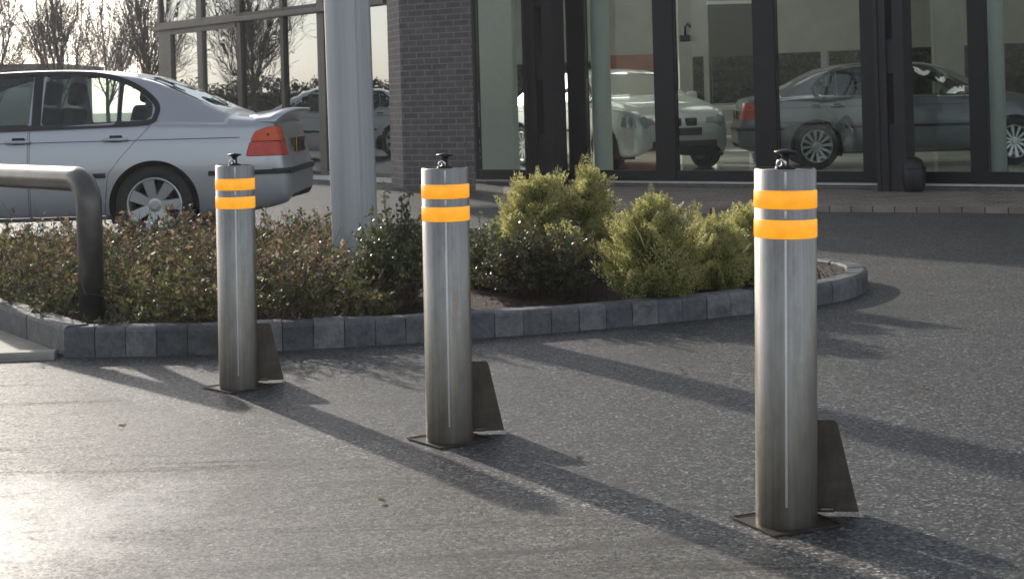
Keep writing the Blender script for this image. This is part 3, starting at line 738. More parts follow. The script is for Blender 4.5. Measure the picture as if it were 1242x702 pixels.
    for sg in (1, -1):
        onside = (cen[:, 1] * sg > .42)
        rl = part('tail_light', (cls == 10) & (cen[:, 1] * sg > .60), M['red_lens'], shrink=.004)
        part('amber_lens', (cls == 11) & (cen[:, 1] * sg > .60), M['amber_lens'], rl, shrink=.003)
        fl = (cen[:, 2] > .60) & (cen[:, 2] < .73 + (cen[:, 0] - 2.0) * -.1) & (cen[:, 0] > 1.78)
        hl = lamp('headlight', (cen[:, 1] * sg > .36) & fl & (cen[:, 2] > .58), M['clear_lens'], .006)
        bm = bmesh.new()
        for yy in (.47, .60):
            lathe(bm, [(.001, 0), (.045, 0), (.052, .012), (.052, .02)], 20, 'Z', Matrix.Translation((1.985 if yy < .5 else 1.93, yy * sg, .675)) @ Matrix.Rotation(PI / 2, 4, 'Y'))
        obj('headlight_bulb', bm, M['polished'], car if hl is None else hl, True)
    # grille and intake at the front
    bm = bmesh.new()
    for sg in (1, -1): add_box(bm, (2.02, sg * .12 - .085, .60), (2.105, sg * .12 + .085, .71), None, .02)
    obj('grille', bm, M['rubber'], car)
    bm = bmesh.new(); add_box(bm, (2.02, -.50, .31), (2.125, .50, .41), None, .02); obj('air_intake', bm, M['rubber'], car)
    # plates
    for xp, yw, zp, mt, nm in ((-2.452, .26, .74, M['plate_yellow'], 'number_plate'), (2.13, .26, .47, M['plate_white'], 'number_plate')):
        bm = bmesh.new()
        if xp < 0: add_box(bm, (-2.432, -.27, .69), (-2.405, .27, .82), None, .003)
        else: add_box(bm, (xp - .02, -.26, zp), (xp, .26, zp + .11), None, .003)
        nf = len(bm.faces); xo = (-2.4325, -2.434) if xp < 0 else (xp - .001, xp + .0015)
        for k2 in range(7):
            y0 = -.22 + k2 * .065 + (.03 if k2 > 3 else 0)
            zz = (.722, .79) if xp < 0 else (zp + .022, zp + .088)
            add_box(bm, (min(xo), y0, zz[0]), (max(xo), y0 + .012, zz[1]))
            if k2 % 2: add_box(bm, (min(xo), y0 + .0125, zz[0]), (max(xo), y0 + .04, zz[0] + .012))
            else: add_box(bm, (min(xo), y0 + .0125, zz[1] - .012), (max(xo), y0 + .04, zz[1]))
        bm.faces.ensure_lookup_table()
        for f_ in bm.faces[nf:]: f_.material_index = 1
        obj(nm, bm, [mt, M['rubber']], car)
    # mirrors
    for sg in (1, -1):
        bm = bmesh.new(); add_box(bm, (.68, sg * .86, .955), (.76, sg * 1.02, 1.07), None, .03); obj('door_mirror', bm, paint, car, True)
    if spoiler:
        bm = bmesh.new(); n2 = 24; rows = []
        for k2 in range(n2 + 1):
            v = -1 + 2 * k2 / n2; y = v * .735; av = abs(v); xo = .13 * av ** 4; dz = -.015 -.065 * av ** 6
            sec = [(-2.08 - xo * .2, 1.018 - .06 * av ** 5), (-2.17, 1.030 + dz * .8), (-2.28, 1.055 + dz), (-2.38 + xo * .5, 1.078 + dz), (-2.475 + xo, 1.072 + dz), (-2.482 + xo, 1.056 + dz), (-2.41 + xo * .6, 1.030 + dz), (-2.345, .955 - .03 * av ** 4)]
            rows.append([bm.verts.new((x, y, z)) for x, z in sec])
        for A, B in zip(rows, rows[1:]):
            for k2 in range(8): bm.faces.new((A[k2], A[(k2 + 1) % 8], B[(k2 + 1) % 8], B[k2]))
        bm.faces.new(rows[0]); bm.faces.new(rows[-1][::-1])
        obj('boot_spoiler', bm, paint, car, True)
    # inside: floor tub, seats, wheel
    bm = bmesh.new()
    add_box(bm, (-2.30, -.62, .30), (1.95, .62, .50)); add_box(bm, (-2.28, -.78, .50), (-1.50, .78, .86)); add_box(bm, (1.02, -.70, .50), (1.80, .70, .78))
    for sx in (-.98, .98):
        pass
    add_box(bm, (-.95, -.80, .24), (.95, -.72, .90)); add_box(bm, (-.95, .72, .24), (.95, .80, .90))
    add_box(bm, (.60, -.70, .55), (1.0, .70, .96), None, .04)
    obj('cabin_tub', bm, M['inside'], car)
    for sx, sy in ((-.25, .36), (-.25, -.36), (-1.05, .36), (-1.05, -.36)):
        bm = bmesh.new(); add_box(bm, (0, -.24, .45), (.48, .24, .62), Matrix.Translation((sx, sy, 0)), .04)
        add_box(bm, (-.06, -.23, 0), (.07, .23, .58), Matrix.Translation((sx - .02, sy, .55)) @ Matrix.Rotation(-.25, 4, 'Y'), .04)
        add_box(bm, (-.05, -.13, .60), (.05, .13, .80), Matrix.Translation((sx - .03, sy, .55)) @ Matrix.Rotation(-.22, 4, 'Y'), .035)
        obj('seat', bm, M['inside'], car, True)
    # wheel housings
    for ax in (-AX, AX):
        for sg in (1, -1):
            bm = bmesh.new(); n3 = 28; r1 = .368; prev_ = None
            for k2 in range(n3 + 1):
                q = -.4 + (PI + .8) * k2 / n3; x, z = ax + r1 * math.cos(q), .31 + r1 * math.sin(q)
                row = [bm.verts.new((x, sg * .84, z)), bm.verts.new((x, sg * .55, z))]
                if prev_: bm.faces.new((prev_[0], prev_[1], row[1], row[0]))
                prev_ = row
            c0 = [bm.verts.new((ax + r1 * math.cos(-.4 + (PI + .8) * k2 / n3), sg * .553, .31 + r1 * math.sin(-.4 + (PI + .8) * k2 / n3))) for k2 in range(n3 + 1)]
            bm.faces.new(c0)
            obj('wheel_housing', bm, M['inside'], car)
    # wheels
    for ax in (-AX, AX):
        for sg in (1, -1):
            wh = bpy.data.objects.new('wheel', None); C.objects.link(wh); wh.parent = car; wh.location = (ax, sg * .755, .312)
            if sg < 0: wh.rotation_euler = (0, 0, PI)
            wh.rotation_euler = (0, (ax + .3) * .4, 0 if sg > 0 else PI)
            bm = bmesh.new()
            lathe(bm, [(.205, -.09), (.225, -.10), (.275, -.105), (.302, -.092), (.312, -.075), (.313, -.03), (.308, -.028), (.308, -.022), (.313, -.02), (.313, .02), (.308, .022), (.308, .028), (.313, .03), (.312, .075), (.302, .092), (.275, .103), (.228, .098), (.215, .088)], 64, 'Y')
            obj('tyre', bm, M['tyre'], wh, True)
            bm = bmesh.new()
            lathe(bm, [(.215, .085), (.222, .094), (.214, .098), (.206, .090), (.196, .05), (.190, -.08), (.215, -.09)], 64, 'Y')
            ns = nsp
            for k2 in range(ns):
                a0 = 2 * PI * k2 / ns; Mx = Matrix.Rotation(a0, 4, 'Y')
                r0, r1, wi, wo_ = .035, .208, (.030 if ns < 9 else .016), (.047 if ns < 9 else .030)
                if fancy: wo_ = .022; wi = .012
                q = [(r0, .070, -wi), (r0, .070, wi), (r1, .084, wo_), (r1, .084, -wo_)]
                q2 = [(r0, .03, -wi * 1.1), (r0, .03, wi * 1.1), (r1, .045, wo_ * 1.0), (r1, .045, -wo_ * 1.0)]
                A = [bm.verts.new(Mx @ Vector(p)) for p in q]; B = [bm.verts.new(Mx @ Vector(p)) for p in q2]
                bm.faces.new(A); bm.faces.new(B[::-1])
                for k3 in range(4): bm.faces.new((A[k3], A[(k3 + 1) % 4], B[(k3 + 1) % 4], B[k3]))
            lathe(bm, [(.001, .082), (.030, .082), (.036, .074), (.055, .072), (.060, .06), (.060, .02)], 32, 'Y')
            obj('rim', bm, M['alloy'], wh, False)
            bm = bmesh.new(); lathe(bm, [(.001, .0), (.13, .0), (.13, -.02), (.001, -.02)], 32, 'Y'); obj('brake_disc', bm, M['dark_steel'], wh)
    return car
CARX = at(187, 250, 12.52).x
cz = 0.10
build_car('parked_car', 'silver four-door saloon with a boot spoiler parked behind the planter', (CARX - AX, 13.38, cz), PI, M['paint_silver'], 7)

# ------------------------------------------------------------------ showroom building
FZ = 0.16                                        # showroom floor level
def gl(px, py, z): p = gp(px, py, z); return Vector((p.x, p.y, 0))
FA = gl(575, 217.5, 0.12); FB = gl(1053, 222, 0.12)
fu = (FB - FA).normalized(); FC = FA + fu * 12.0  # main glazed front runs from FA past FB
fn_ = Vector((fu.y, -fu.x, 0))                    # towards the camera
def on_front(px, off=0.0):                        # point of the front line seen at pixel column px
    d = ray(px, 150); a = FA + fn_ * off
    t = (a.x * fu.y - a.y * fu.x) / (d.x * fu.y - d.y * fu.x)
    return Vector((d.x * t, d.y * t, 0))
WA = gl(480, 216.5, 0.15); WB = gl(197, 205.5, 0.15); wu = (WB - WA).normalized()
def on_wing(px):
    d = ray(px, 120); t = (WA.x * wu.y - WA.y * wu.x) / (d.x * wu.y - d.y * wu.x)
    return Vector((d.x * t, d.y * t, 0))
TZ = 2.57; HB = 4.9
bld = thing('car_showroom', 'glass-fronted car showroom with dark frames and a dark brick pillar', 'building', (0, 0, 0))
# brick pillar with uv in metres
PA = gl(490, 233, 0.06); PB = at(575, 150, PA.y - 0.55); PB.z = 0
PL = at(473, 150, PA.y + 0.62); PL.z = 0; PR = PB + (PL - PA) * 1.3
def brick_block(name, pts, z0, z1, parent):
    bm = bmesh.new(); uvl = bm.loops.layers.uv.new('UVMap'); s = 0
    n = len(pts)
    for i in range(n):
        a, b = pts[i], pts[(i + 1) % n]; L = (b - a).length
        vs = [bm.verts.new((a.x, a.y, z0)), bm.verts.new((b.x, b.y, z0)), bm.verts.new((b.x, b.y, z1)), bm.verts.new((a.x, a.y, z1))]
        f = bm.faces.new(vs)
        for lp, uvv in zip(f.loops, ((s, z0), (s + L, z0), (s + L, z1), (s, z1))): lp[uvl].uv = uvv
        s += L
    bm.faces.new([bm.verts.new((p.x, p.y, z1)) for p in pts])
    return obj(name, bm, M['brick'], parent)
brick_block('brick_pillar', [PL, PA, PB, PR], 0.0, HB, bld)
# plinth of soldier bricks right of the steel column
q0, q1 = on_front(1103, 0.12), on_front(1500, 0.12)
brick_block('brick_plinth', [on_front(588, 0.10), on_front(1500, 0.10), on_front(1500, -0.05), on_front(588, -0.05)], -0.02, 0.10, bld)
bm = bmesh.new(); seg_box(bm, on_front(560), on_front(1500), 0.101, 0.122, -0.02, 0.115); obj('sill_ledge', bm, M['ledge'], bld)
bm = bmesh.new(); seg_box(bm, WA - wu * 0.3, WB, 0.0, 0.135, -0.12, 0.10)
seg_box(bm, WA - wu * 0.3, WB, 0.137, 0.158, -0.13, 0.26)
seg_box(bm, WA - wu * 0.3, WB, 0.215, 0.33, .055, 0.20); obj('bright_wing_ledge', bm, M['white'], bld)  # upper strip added; its white stands in for sunlight on the ledge
# front windows: (mullion left px, mullion right px)
mull = [(566, 581), (692, 713), (797, 821), (918, 944), (1048, 1072), (1178, 1199), (1300, 1322), (1420, 1442)]
def window_bay(a, b, w_l, z0, z1, fmat, gmat, n=None, d=0.10, last=None, trans=None):
    """frame mesh from plan point a to b with a left post w_l wide; pane is its child"""
    bm = bmesh.new(); u = (b - a).normalized()
    seg_box(bm, a, a + u * w_l, z0, z1, -d / 2, d / 2)
    seg_box(bm, a + u * (w_l + .001), b - u * .001, z0, z0 + 0.13, -d / 2 + .004, d / 2 - .004)
    seg_box(bm, a + u * (w_l + .001), b - u * .001, z1 - .12, z1, -d / 2 + .004, d / 2 - .004)
    if trans: seg_box(bm, a + u * (w_l + .001), b - u * .001, trans - .045, trans + .045, -d / 2 + .004, d / 2 + .01)
    f = obj('window', bm, fmat, bld)
    bm = bmesh.new(); seg_box(bm, a + u * (w_l + .002), b - u * .002, z0 + .131, z1 - .121, -0.004, 0.004)
    obj('pane', bm, gmat, f)
    return f
for i in range(len(mull) - 1):
    a = on_front(mull[i][0]); b = on_front(mull[i + 1][0]); wl = (on_front(mull[i][1]) - a).length
    window_bay(a, b, wl, 0.123, HB - 0.4, M['frame'], M['glass'])
# wing windows, listed right to left in the photo
wm = [(480, 478, 'frame'), (398, 390, 'frame_brown'), (349, 345, 'frame'), (297, 292, 'frame'), (250, 244, 'frame_brown'), (212, 197, 'frame_brown')]
wing_pts = [on_wing(p[0]) for p in wm]
for i in range(len(wm) - 1):
    # posts belong to the left (far) end of each bay
    a = on_wing(wm[i + 1][1]); b = on_wing(wm[i][1]); wl = (on_wing(wm[i + 1][0]) - a).length
    for z0, z1 in ((0.162, TZ - .037), (TZ + .037, HB - .4)):
        bm = bmesh.new(); u = (b - a).normalized(); dd = .05
        wl_ = wl if not (i == len(wm) - 2 and z0 > 1) else .07
        seg_box(bm, a, a + u * wl_, z0, z1, -dd, dd)
        seg_box(bm, a + u * (wl_ + .001), b - u * .001, z0, z0 + .06, -dd + .004, dd - .004)
        f = obj('window', bm, M[wm[i + 1][2]], bld)
        bm = bmesh.new(); seg_box(bm, a + u * (wl_ + .002), b - u * .002, z0 + .061, z1, -.004, .004); obj('pane', bm, M['glass_wing'], f)
bm = bmesh.new(); seg_box(bm, WB, WA, TZ - .035, TZ + .035, -.07, .13); seg_box(bm, on_wing(292), WB + wu * 0.0, TZ - .12, TZ - .036, -.06, .11)
obj('transom', bm, M['frame_brown'], bld)
# steel columns with slots
def slot_column(px0, px1, off, slots, lab):
    a = on_front(px0, off); b = on_front(px1, off); W = (b - a).length; u = (b - a).normalized(); bm = bmesh.new()
    e = W * .37
    seg_box(bm, a, a + u * e, 0.05, HB - .3, -.13, .13); seg_box(bm, b - u * e, b, 0.05, HB - .3, -.13, .13)
    zs = [0.05] + [z for s in slots for z in s] + [HB - .3]
    for z0, z1 in zip(zs[::2], zs[1::2]): seg_box(bm, a + u * (e + .001), b - u * (e + .001), z0, z1, -.10, .10)
    # outer flange lip
    seg_box(bm, a - u * .012, a + u * .03, 0.052, HB - .302, .131, .15); seg_box(bm, b - u * .03, b + u * .012, 0.052, HB - .302, .131, .15)
    return obj('steel_column', bm, M['charcoal'], bld)
slot_column(645, 680, 0.35, [(0.72, 1.42), (1.72, 2.35), (2.75, 3.5)], '')
slot_column(1070, 1103, 0.32, [(0.80, 1.35), (1.72, 2.3), (2.75, 3.5)], '')
# roof slab with deep eave, ceiling, floor, rear walls
nb_ = -fn_
back_r = FC + nb_ * 11; back_l = WB + Vector((-.2, 0, 0)) + Vector((6.0, 6.0, 0))
foot = [WB + Vector((-.0, 0.0, 0)), WA + Vector((.05, .25, 0)), FA + Vector((0, .02, 0)), FC, back_r, back_l]
inset = [p + (Vector((1.5, 26, 0)) - p).normalized() * .12 for p in foot]
bm = bmesh.new(); poly_prism(bm, inset, 0.0, FZ); obj('floor_slab', bm, M['tile'], bld)
EAVE = 1.1
roofp = [WB + Vector((-EAVE, -.6, 0)), WA + Vector((-.9, -EAVE, 0)), FA + fn_ * EAVE * .9, FC + fn_ * EAVE, back_r, back_l + Vector((0, .5, 0))]
bm = bmesh.new(); poly_prism(bm, roofp, HB, HB + .35); obj('roof', bm, M['roof'], bld)
bm = bmesh.new(); poly_prism(bm, inset, HB - .42, HB - .40); obj('ceiling', bm, M['white'], bld)
bm = bmesh.new(); seg_box(bm, FA - fu * .02, FC, HB - .399, HB - .001, -.06, .06); seg_box(bm, WB, WA, HB - .399, HB - .001, -.06, .06); obj('fascia', bm, M['roof'], bld)
# rear wall: low wall and glazing above it, with posts
bm = bmesh.new()
seg_box(bm, back_l, back_r, 0, 1.0, -.1, .1)
L = (back_r - back_l).length; ub = (back_r - back_l).normalized()
for k in range(0, int(L / 2.4) + 1):
    seg_box(bm, back_l + ub * (k * 2.4), back_l + ub * (k * 2.4 + .12), 1.001, 1.919, -.06, .06)
seg_box(bm, back_l, back_r, 1.92, HB - .43, -.07, .07)
obj('rear_wall', bm, M['cream'], bld)
bm = bmesh.new(); seg_box(bm, FC - Vector((0, 0, 0)), back_r, 0, HB - .43, -.08, .08); obj('side_wall', bm, M['cream'], bld)
bm = bmesh.new(); ga = WB + Vector((.02, .05, 0)); ug = (back_l - ga).normalized(); Lg = (back_l - ga).length
seg_box(bm, ga, back_l, 0.0, .45, -.08, .08)
for k in range(5): seg_box(bm, ga + ug * (.15 + k * (Lg - .3) / 4.0), ga + ug * (.27 + k * (Lg - .3) / 4.0), .451, HB - .43, -.05, .05)
obj('gable_wall', bm, M['cream'], bld)
M['lamp'] = NT('lit_ceiling_panel').set((0.9, 0.9, 0.88), 0.5); _b = M['lamp'].node_tree.nodes['Principled BSDF']; _b.inputs['Emission Color'].default_value = (1, 0.97, 0.9, 1); _b.inputs['Emission Strength'].default_value = 3.2
for (x, y) in ((-2.5, 25.5), (-.2, 24.6), (1.6, 22.0), (3.9, 20.4), (6.2, 18.8), (1.8, 26.5), (4.4, 24.8), (6.8, 23.2), (3.0, 29.5), (-1.5, 29.0)):
    bm = bmesh.new(); add_box(bm, (x - .7, y - .35, HB - .46), (x + .7, y + .35, HB - .421)); obj('ceiling_lamp', bm, M['lamp'], bld)
# interior fittings that read through the glass
def inside_box(name, px0, px1, Y, z0, z1, depth, mat, parent=None, label=None, cat=None, bev=0.0):
    a = at(px0, 150, Y); b = at(px1, 150, Y); bm = bmesh.new(); add_box(bm, (a.x, Y, z0), (b.x, Y + depth, z1), None, bev)
    o = obj(name, bm, mat, parent)
    if label: tag(o, label, cat)
    return o
inside_box('inner_wall', 577, 629, 21.6, FZ, HB - .43, .25, M['white_panel'], bld)
def round_col(px0, px1, Y):
    a = at(px0, 150, Y); b = at(px1, 150, Y); r = (b.x - a.x) / 2; bm = bmesh.new()
    lathe(bm, [(r, FZ), (r, HB - .43)], 40, 'Z', Matrix.Translation(((a.x + b.x) / 2, Y + r, 0))); obj('inner_column', bm, M['white_panel'], bld, True)
round_col(719, 743, on_front(731).y + .25); round_col(1198, 1224, on_front(1211).y + .25)
inside_box('partition_wall', 1136, 1172, 25.5, FZ, HB - .43, .2, M['cream'], bld)
inside_box('partition_wall', 742, 806, 29.0, FZ, 1.95, .2, M['redwall'], bld)
inside_box('partition_wall', 930, 945, 23.5, FZ, HB - .43, .2, M['white_panel'], bld)
inside_box('partition_wall', 826, 842, 26.5, FZ, HB - .43, .2, M['cream'], bld)
# display board on legs
t = thing('display_board', 'large brown display board with a white top edge behind the showroom glass', 'board')
inside_box('panel', 862, 924, 24.0, 1.75, 2.55, .06, M['brownboard'], t); inside_box('top_edge', 862, 924, 23.99, 2.552, 2.60, .08, M['white'], t)
inside_box('leg', 862, 865, 24.0, FZ, 1.749, .05, M['black_metal'], t); inside_box('leg', 921, 924, 24.0, FZ, 1.749, .05, M['black_metal'], t)
# reception desk with shelves
t = thing('reception_desk', 'white reception desk with stacked shelves behind the showroom glass', 'desk')
inside_box('counter', 868, 930, 23.0, .95, 1.0, .6, M['white'], t)
for z in (.30, .52, .74): inside_box('shelf', 872, 914, 23.05, z, z + .03, .45, M['white'], t)
inside_box('side_panel', 868, 871, 23.02, FZ, .949, .55, M['white'], t); inside_box('side_panel', 915, 918, 23.02, FZ, .949, .55, M['brownboard'], t)
inside_box('front_panel', 919, 930, 23.02, FZ, .949, .5, M['cream'], t)
# inspection camera like dark lamp on the post
t = thing('wall_lamp', 'small dark lamp fixed high on the showroom mullion', 'lamp', on_front(834, .02) + Vector((0, 0, 0)))
zc = 1.17 + (117 - 42) / (FPX / on_front(834).y)
bm = bmesh.new(); add_box(bm, (-.07, -.10, zc - .10), (.05, .02, zc - .02), None, .01); obj('housing', bm, M['black_metal'], t)
bm = bmesh.new(); tube(bm, [(0, 0, zc - .02), (.0, -.03, zc + .08), (.03, -.05, zc + .12), (.06, -.02, zc + .08)], .014, 8); obj('bracket', bm, M['black_metal'], t, True)
# round bin against the right column
p = on_front(1107, 0.42); bm = bmesh.new()
lathe(bm, [(.001, 0.0), (.10, 0.0), (.135, .05), (.16, .17), (.15, .28), (.11, .36), (.05, .40), (.001, .405)], 28, 'Z', Matrix.Translation((p.x, p.y, .056)) @ Matrix.Diagonal((.82, .82, .95, 1)))
t = thing('litter_bin', 'dark rounded bin at the foot of the right steel column', 'bin'); obj('bin_body', bm, M['charcoal'], t, True)
bm = bmesh.new(); lathe(bm, [(.132, .25), (.136, .26), (.132, .27)], 28, 'Z', Matrix.Translation((p.x, p.y, .056))); obj('rim', bm, M['black_metal'], t, True)
# forecourt pavement in front of the showroom
def pav_edge(px, py): return gl(px, py, 0)
pv = [pav_edge(470, 268), pav_edge(700, 262), pav_edge(985, 257), pav_edge(1242, 259), pav_edge(1700, 266)]
pts = pv + [on_front(1700, .05), on_front(700, .05), on_front(582, .05), PB, PA, PL, WA - wu * .3, on_wing(380)+Vector((-.15,-.1,0)), pav_edge(380, 246)]
bm = bmesh.new(); poly_prism(bm, pts, -0.05, 0.055); bmesh.ops.triangulate(bm, faces=bm.faces)
tag(obj('pavement', bm, M['pavers']), 'brown block paved walk along the showroom front', kind='structure')

# cars in the showroom
def car_at(px, Y, z, heading, **kw): 
    p = at(px, 150, Y); return (p.x, p.y, z), heading
ca = at(742, 150, 23.0)
build_car('display_car', 'pale silver saloon displayed inside the showroom, nose to the right', (ca.x, ca.y, FZ), R(-66), M['paint_silver2'], 10, False, group=None, res=.55)
cb = on_front(990, -1.6)
uh = math.atan2(fu.y, fu.x)
HB_ = R(184)
pb = at(996, 178, 20.4)
build_car('display_car', 'dark blue-grey car displayed behind the right-hand showroom glass', (pb.x + .93 * AX * math.cos(R(-4)), pb.y + .93 * AX * math.sin(R(-4)) + .8, FZ), R(-4), M['paint_grey'], 12, False, True, res=.55).scale = (.93, .95, .97)
build_car('parked_car', 'white car parked out to the left, mirrored in the showroom wing glass', (-11.2, 25.9, cz), R(72), M['paint_white'], 7, False, res=.45)

# ------------------------------------------------------------------ vegetation
def leaves(P, D, U, L, W, fold=0.25):
    """diamond leaves (two folded triangles merged in a quad): P base points, D direction, U normal"""
    D = D / (np.linalg.norm(D, axis=1)[:, None] + 1e-9); S_ = np.cross(D, U); S_ /= np.linalg.norm(S_, axis=1)[:, None] + 1e-9
    N_ = np.cross(S_, D); L = L[:, None]; W = W[:, None]
    a = P; b = P + D * L * .5 + S_ * W * .5 + N_ * W * fold; c = P + D * L; d = P + D * L * .5 - S_ * W * .5 + N_ * W * fold
    V = np.stack([a, b, c, d], 1).reshape(-1, 3); n = len(P); F = np.arange(4 * n).reshape(n, 4)
    return V, F
def rvec(n): 
    v = rng.normal(size=(n, 3)); return v / np.linalg.norm(v, axis=1)[:, None]
def twigs(paths, rads, n=4):
    """paths: list of (k,3) arrays"""
    Vs = []; Fs = []; base = 0
    for p, r in zip(paths, rads):
        k = len(p); d = np.gradient(p, axis=0); d /= np.linalg.norm(d, axis=1)[:, None] + 1e-9
        ref = np.array([0.3, 0.9, 0.2]) if abs(d[0][2]) > .7 else np.array([0, 0, 1.0])
        s = np.cross(d, ref); s /= np.linalg.norm(s, axis=1)[:, None] + 1e-9; t = np.cross(d, s)
        rr = np.linspace(r[0], r[1], k)[:, None]
        ring = np.stack([p + (s * math.cos(2 * PI * q / n) + t * math.sin(2 * PI * q / n)) * rr for q in range(n)], 1)
        Vs.append(ring.reshape(-1, 3))
        i = (np.arange(k - 1)[:, None] * n + np.arange(n)[None]); j = (np.arange(k - 1)[:, None] * n + (np.arange(n)[None] + 1) % n)
        Fs.append(np.stack([i, j, j + n, i + n], -1).reshape(-1, 4) + base); base += k * n
    return np.concatenate(Vs), np.concatenate(Fs)
def arc_path(p, d, L, k=5, droop=0.0, wig=0.15):
    out = [np.array(p, float)]; d = np.array(d, float)
    for i in range(k - 1):
        d = d + rng.normal(size=3) * wig + np.array([0, 0, -droop]); d /= np.linalg.norm(d); out.append(out[-1] + d * L / (k - 1))
    return np.array(out)
def in_bed(x, y):
    poly = [(p.x, p.y) for p in outline]; return bool(in_poly(np.array([x]), np.array([y]), poly)[0])

# ground cover on the left: many arching twigs with small leaves
def cover():
    paths = []; rads = []; LP = []; LD = []; LU = []; LL = []; LW = []; kind = []
    n = 0; xmin, xmax, ymin, ymax = -5.2, -0.55, 7.55, 11.4
    clumps = np.stack([rng.uniform(-4.8, -.5, 60), rng.uniform(7.6, 11.2, 60)], 1)
    while n < 1000:
        y = ymin + (ymax - ymin) * rng.random() ** 1.25; x = rng.uniform(xmin * (y / 7.5) * .78, xmax - .1)
        if math.hypot(x - hp.x, y - hp.y) < .16 or (abs(x - hp.x) < .16 and y < hp.y): continue
        if not in_bed(x, y - .12) or not in_bed(x - .12, y) or not in_bed(x + .12, y - .1): continue
        pix = CX + x / y * FPX
        hmax = np.interp(y, [7.5, 8.4, 9.5, 11.4], [.40, .50, .43, .30]) * np.interp(pix, [0, 60, 130, 250, 330, 400, 440], [.96, .85, .95, 1.0, 1.05, .75, .45]) * rng.uniform(.58, 1.10)
        cd = np.min(np.hypot(clumps[:, 0] - x, clumps[:, 1] - y)); hmax *= float(np.interp(cd, [0, .18, .42], [1.12, 1.0, .62]))
        if cd > .3 and rng.random() < .4: continue
        n += 1
        for s in range(2):
            az = rng.uniform(0, 2 * PI); el = rng.uniform(.7, 1.35); dr = np.array([math.cos(az) * math.cos(el), math.sin(az) * math.cos(el) - .1, math.sin(el)])
            p = arc_path((x, y, soil(x, y)), dr, hmax * 1.15, 7, .06, .14); paths.append(p); rads.append((.0035, .0012))
            m = int(rng.integers(20, 34)); tq = rng.uniform(.12, 1, m); ip = tq * 6; i0 = np.clip(ip.astype(int), 0, 5); q = p[i0] + (p[i0 + 1] - p[i0]) * (ip - i0)[:, None]
            LP.append(q + rvec(m) * .012); LD.append(rvec(m) + np.array([0, 0, .5])); LU.append(rvec(m) + np.array([0, 0, .8])); sz = rng.uniform(.5, 1.25, m) * rng.choice([.8, 1.0, 1.35]); LL.append(.026 * sz); LW.append(.016 * sz)
            kind.append((rng.random(m) < np.clip((q[:, 2] - soil(x, y)) / .5 * 1.35 - .38, .05, .88)))
            if rng.random() < .5:      # bare arching twig that sticks out
                az2 = rng.uniform(0, 2 * PI); paths.append(arc_path(p[3], (math.cos(az2), math.sin(az2), .9), hmax * rng.uniform(.45, .8), 7, .10, .10)); rads.append((.0028, .0012))
            if rng.random() < .5:      # side twig
                j = rng.integers(3, 6); sp = arc_path(p[j], rvec(1)[0] + np.array([0, 0, .3]), .16, 4, .03, .2); paths.append(sp); rads.append((.002, .001))
    V, F = twigs(paths, rads, 3)
    o = npobj('ground_cover', V, F, M['twig'])
    tag(o, 'low twiggy cotoneaster filling the left of the bed with small glossy green and brown leaves', 'ground cover', kind='stuff')
    P = np.concatenate(LP); D = np.concatenate(LD); U = np.concatenate(LU); L = np.concatenate(LL); W = np.concatenate(LW); K = np.concatenate(kind)
    for nm, mk, mat in (('foliage', ~K, M['leaf_cot']), ('dry_foliage', K, M['leaf_brown'])):
        V, F = leaves(P[mk], D[mk], U[mk], L[mk], W[mk]); l = npobj(nm, V, F, mat, o); l['kind'] = 'stuff'
cover()

def leafy_shrub(px, py, rx, ry, h, n_stem, mat, label, leafL=.022, dens=26, name='leafy_shrub', group='leafy shrubs in the bed', upright=.5, seed=None):
    p0 = gp(px, py, SOIL); t = thing(name, label, 'shrub', (p0.x, p0.y, SOIL - .005), group=group)
    paths = []; rads = []; LP = []; LD = []; LU = []
    for s in range(n_stem):
        az = rng.uniform(0, 2 * PI); rr = math.sqrt(rng.random()); tip = np.array([math.cos(az) * rx * rr, math.sin(az) * ry * rr, h * (1 - .55 * rr ** 2) * rng.uniform(.55, 1.15) * (1 + .18 * math.sin(az * 3 + px))])
        b = np.array([math.cos(az) * rx * rr * .3, math.sin(az) * ry * rr * .3, 0]); k = 7
        q = np.linspace(0, 1, k)[:, None]; p = b + (tip - b) * np.concatenate([q ** .85, q ** .85, q ** upright], 1)[:, :3] ; p += np.cumsum(rng.normal(size=(k, 3)) * .006, 0)
        p[:, 2] = np.maximum(p[:, 2], 0.0); paths.append(p); rads.append((.004, .0012))
        m = int(dens * rng.uniform(.7, 1.3)); tq = 1 - rng.random(m) ** 1.3 * .85; ip = tq * (k - 1); i0 = np.clip(ip.astype(int), 0, k - 2); qq = p[i0] + (p[i0 + 1] - p[i0]) * (ip - i0)[:, None]
        LP.append(qq + rvec(m) * .014); LD.append(rvec(m) + np.array([0, 0, .6])); LU.append(rvec(m) + np.array([0, 0, .7]))
    V, F = twigs(paths, rads, 3); npobj('stems', V, F, M['twig'], t)
    P = np.concatenate(LP); m = len(P); V, F = leaves(P, np.concatenate(LD), np.concatenate(LU), rng.uniform(.7, 1.25, m) * leafL, rng.uniform(.7, 1.2, m) * leafL * .55)
    npobj('foliage', V, F, mat, t); return t
leafy_shrub(480, 372, .27, .24, .54, 210, M['leaf_hebe'], 'upright grey-green shrub with shiny small leaves left of the middle bollard', .030, 24)
leafy_shrub(655, 362, .38, .26, .38, 270, M['leaf_dark'], 'low dark leafy shrub right of the middle bollard in front of the conifers', .024, 34)
leafy_shrub(590, 352, .22, .20, .38, 150, M['leaf_hebe'], 'small green leafy shrub close behind the middle bollard', .022, 30)
leafy_shrub(392, 362, .22, .2, .30, 130, M['leaf_dark'], 'sparse low dark shrub at the foot of the grey column', .020, 24)
leafy_shrub(436, 372, .09, .08, .12, 60, M['leaf_orange'], 'tiny orange-leaved plant on the mulch beside the grey column', .026, 12, 'small_plant')

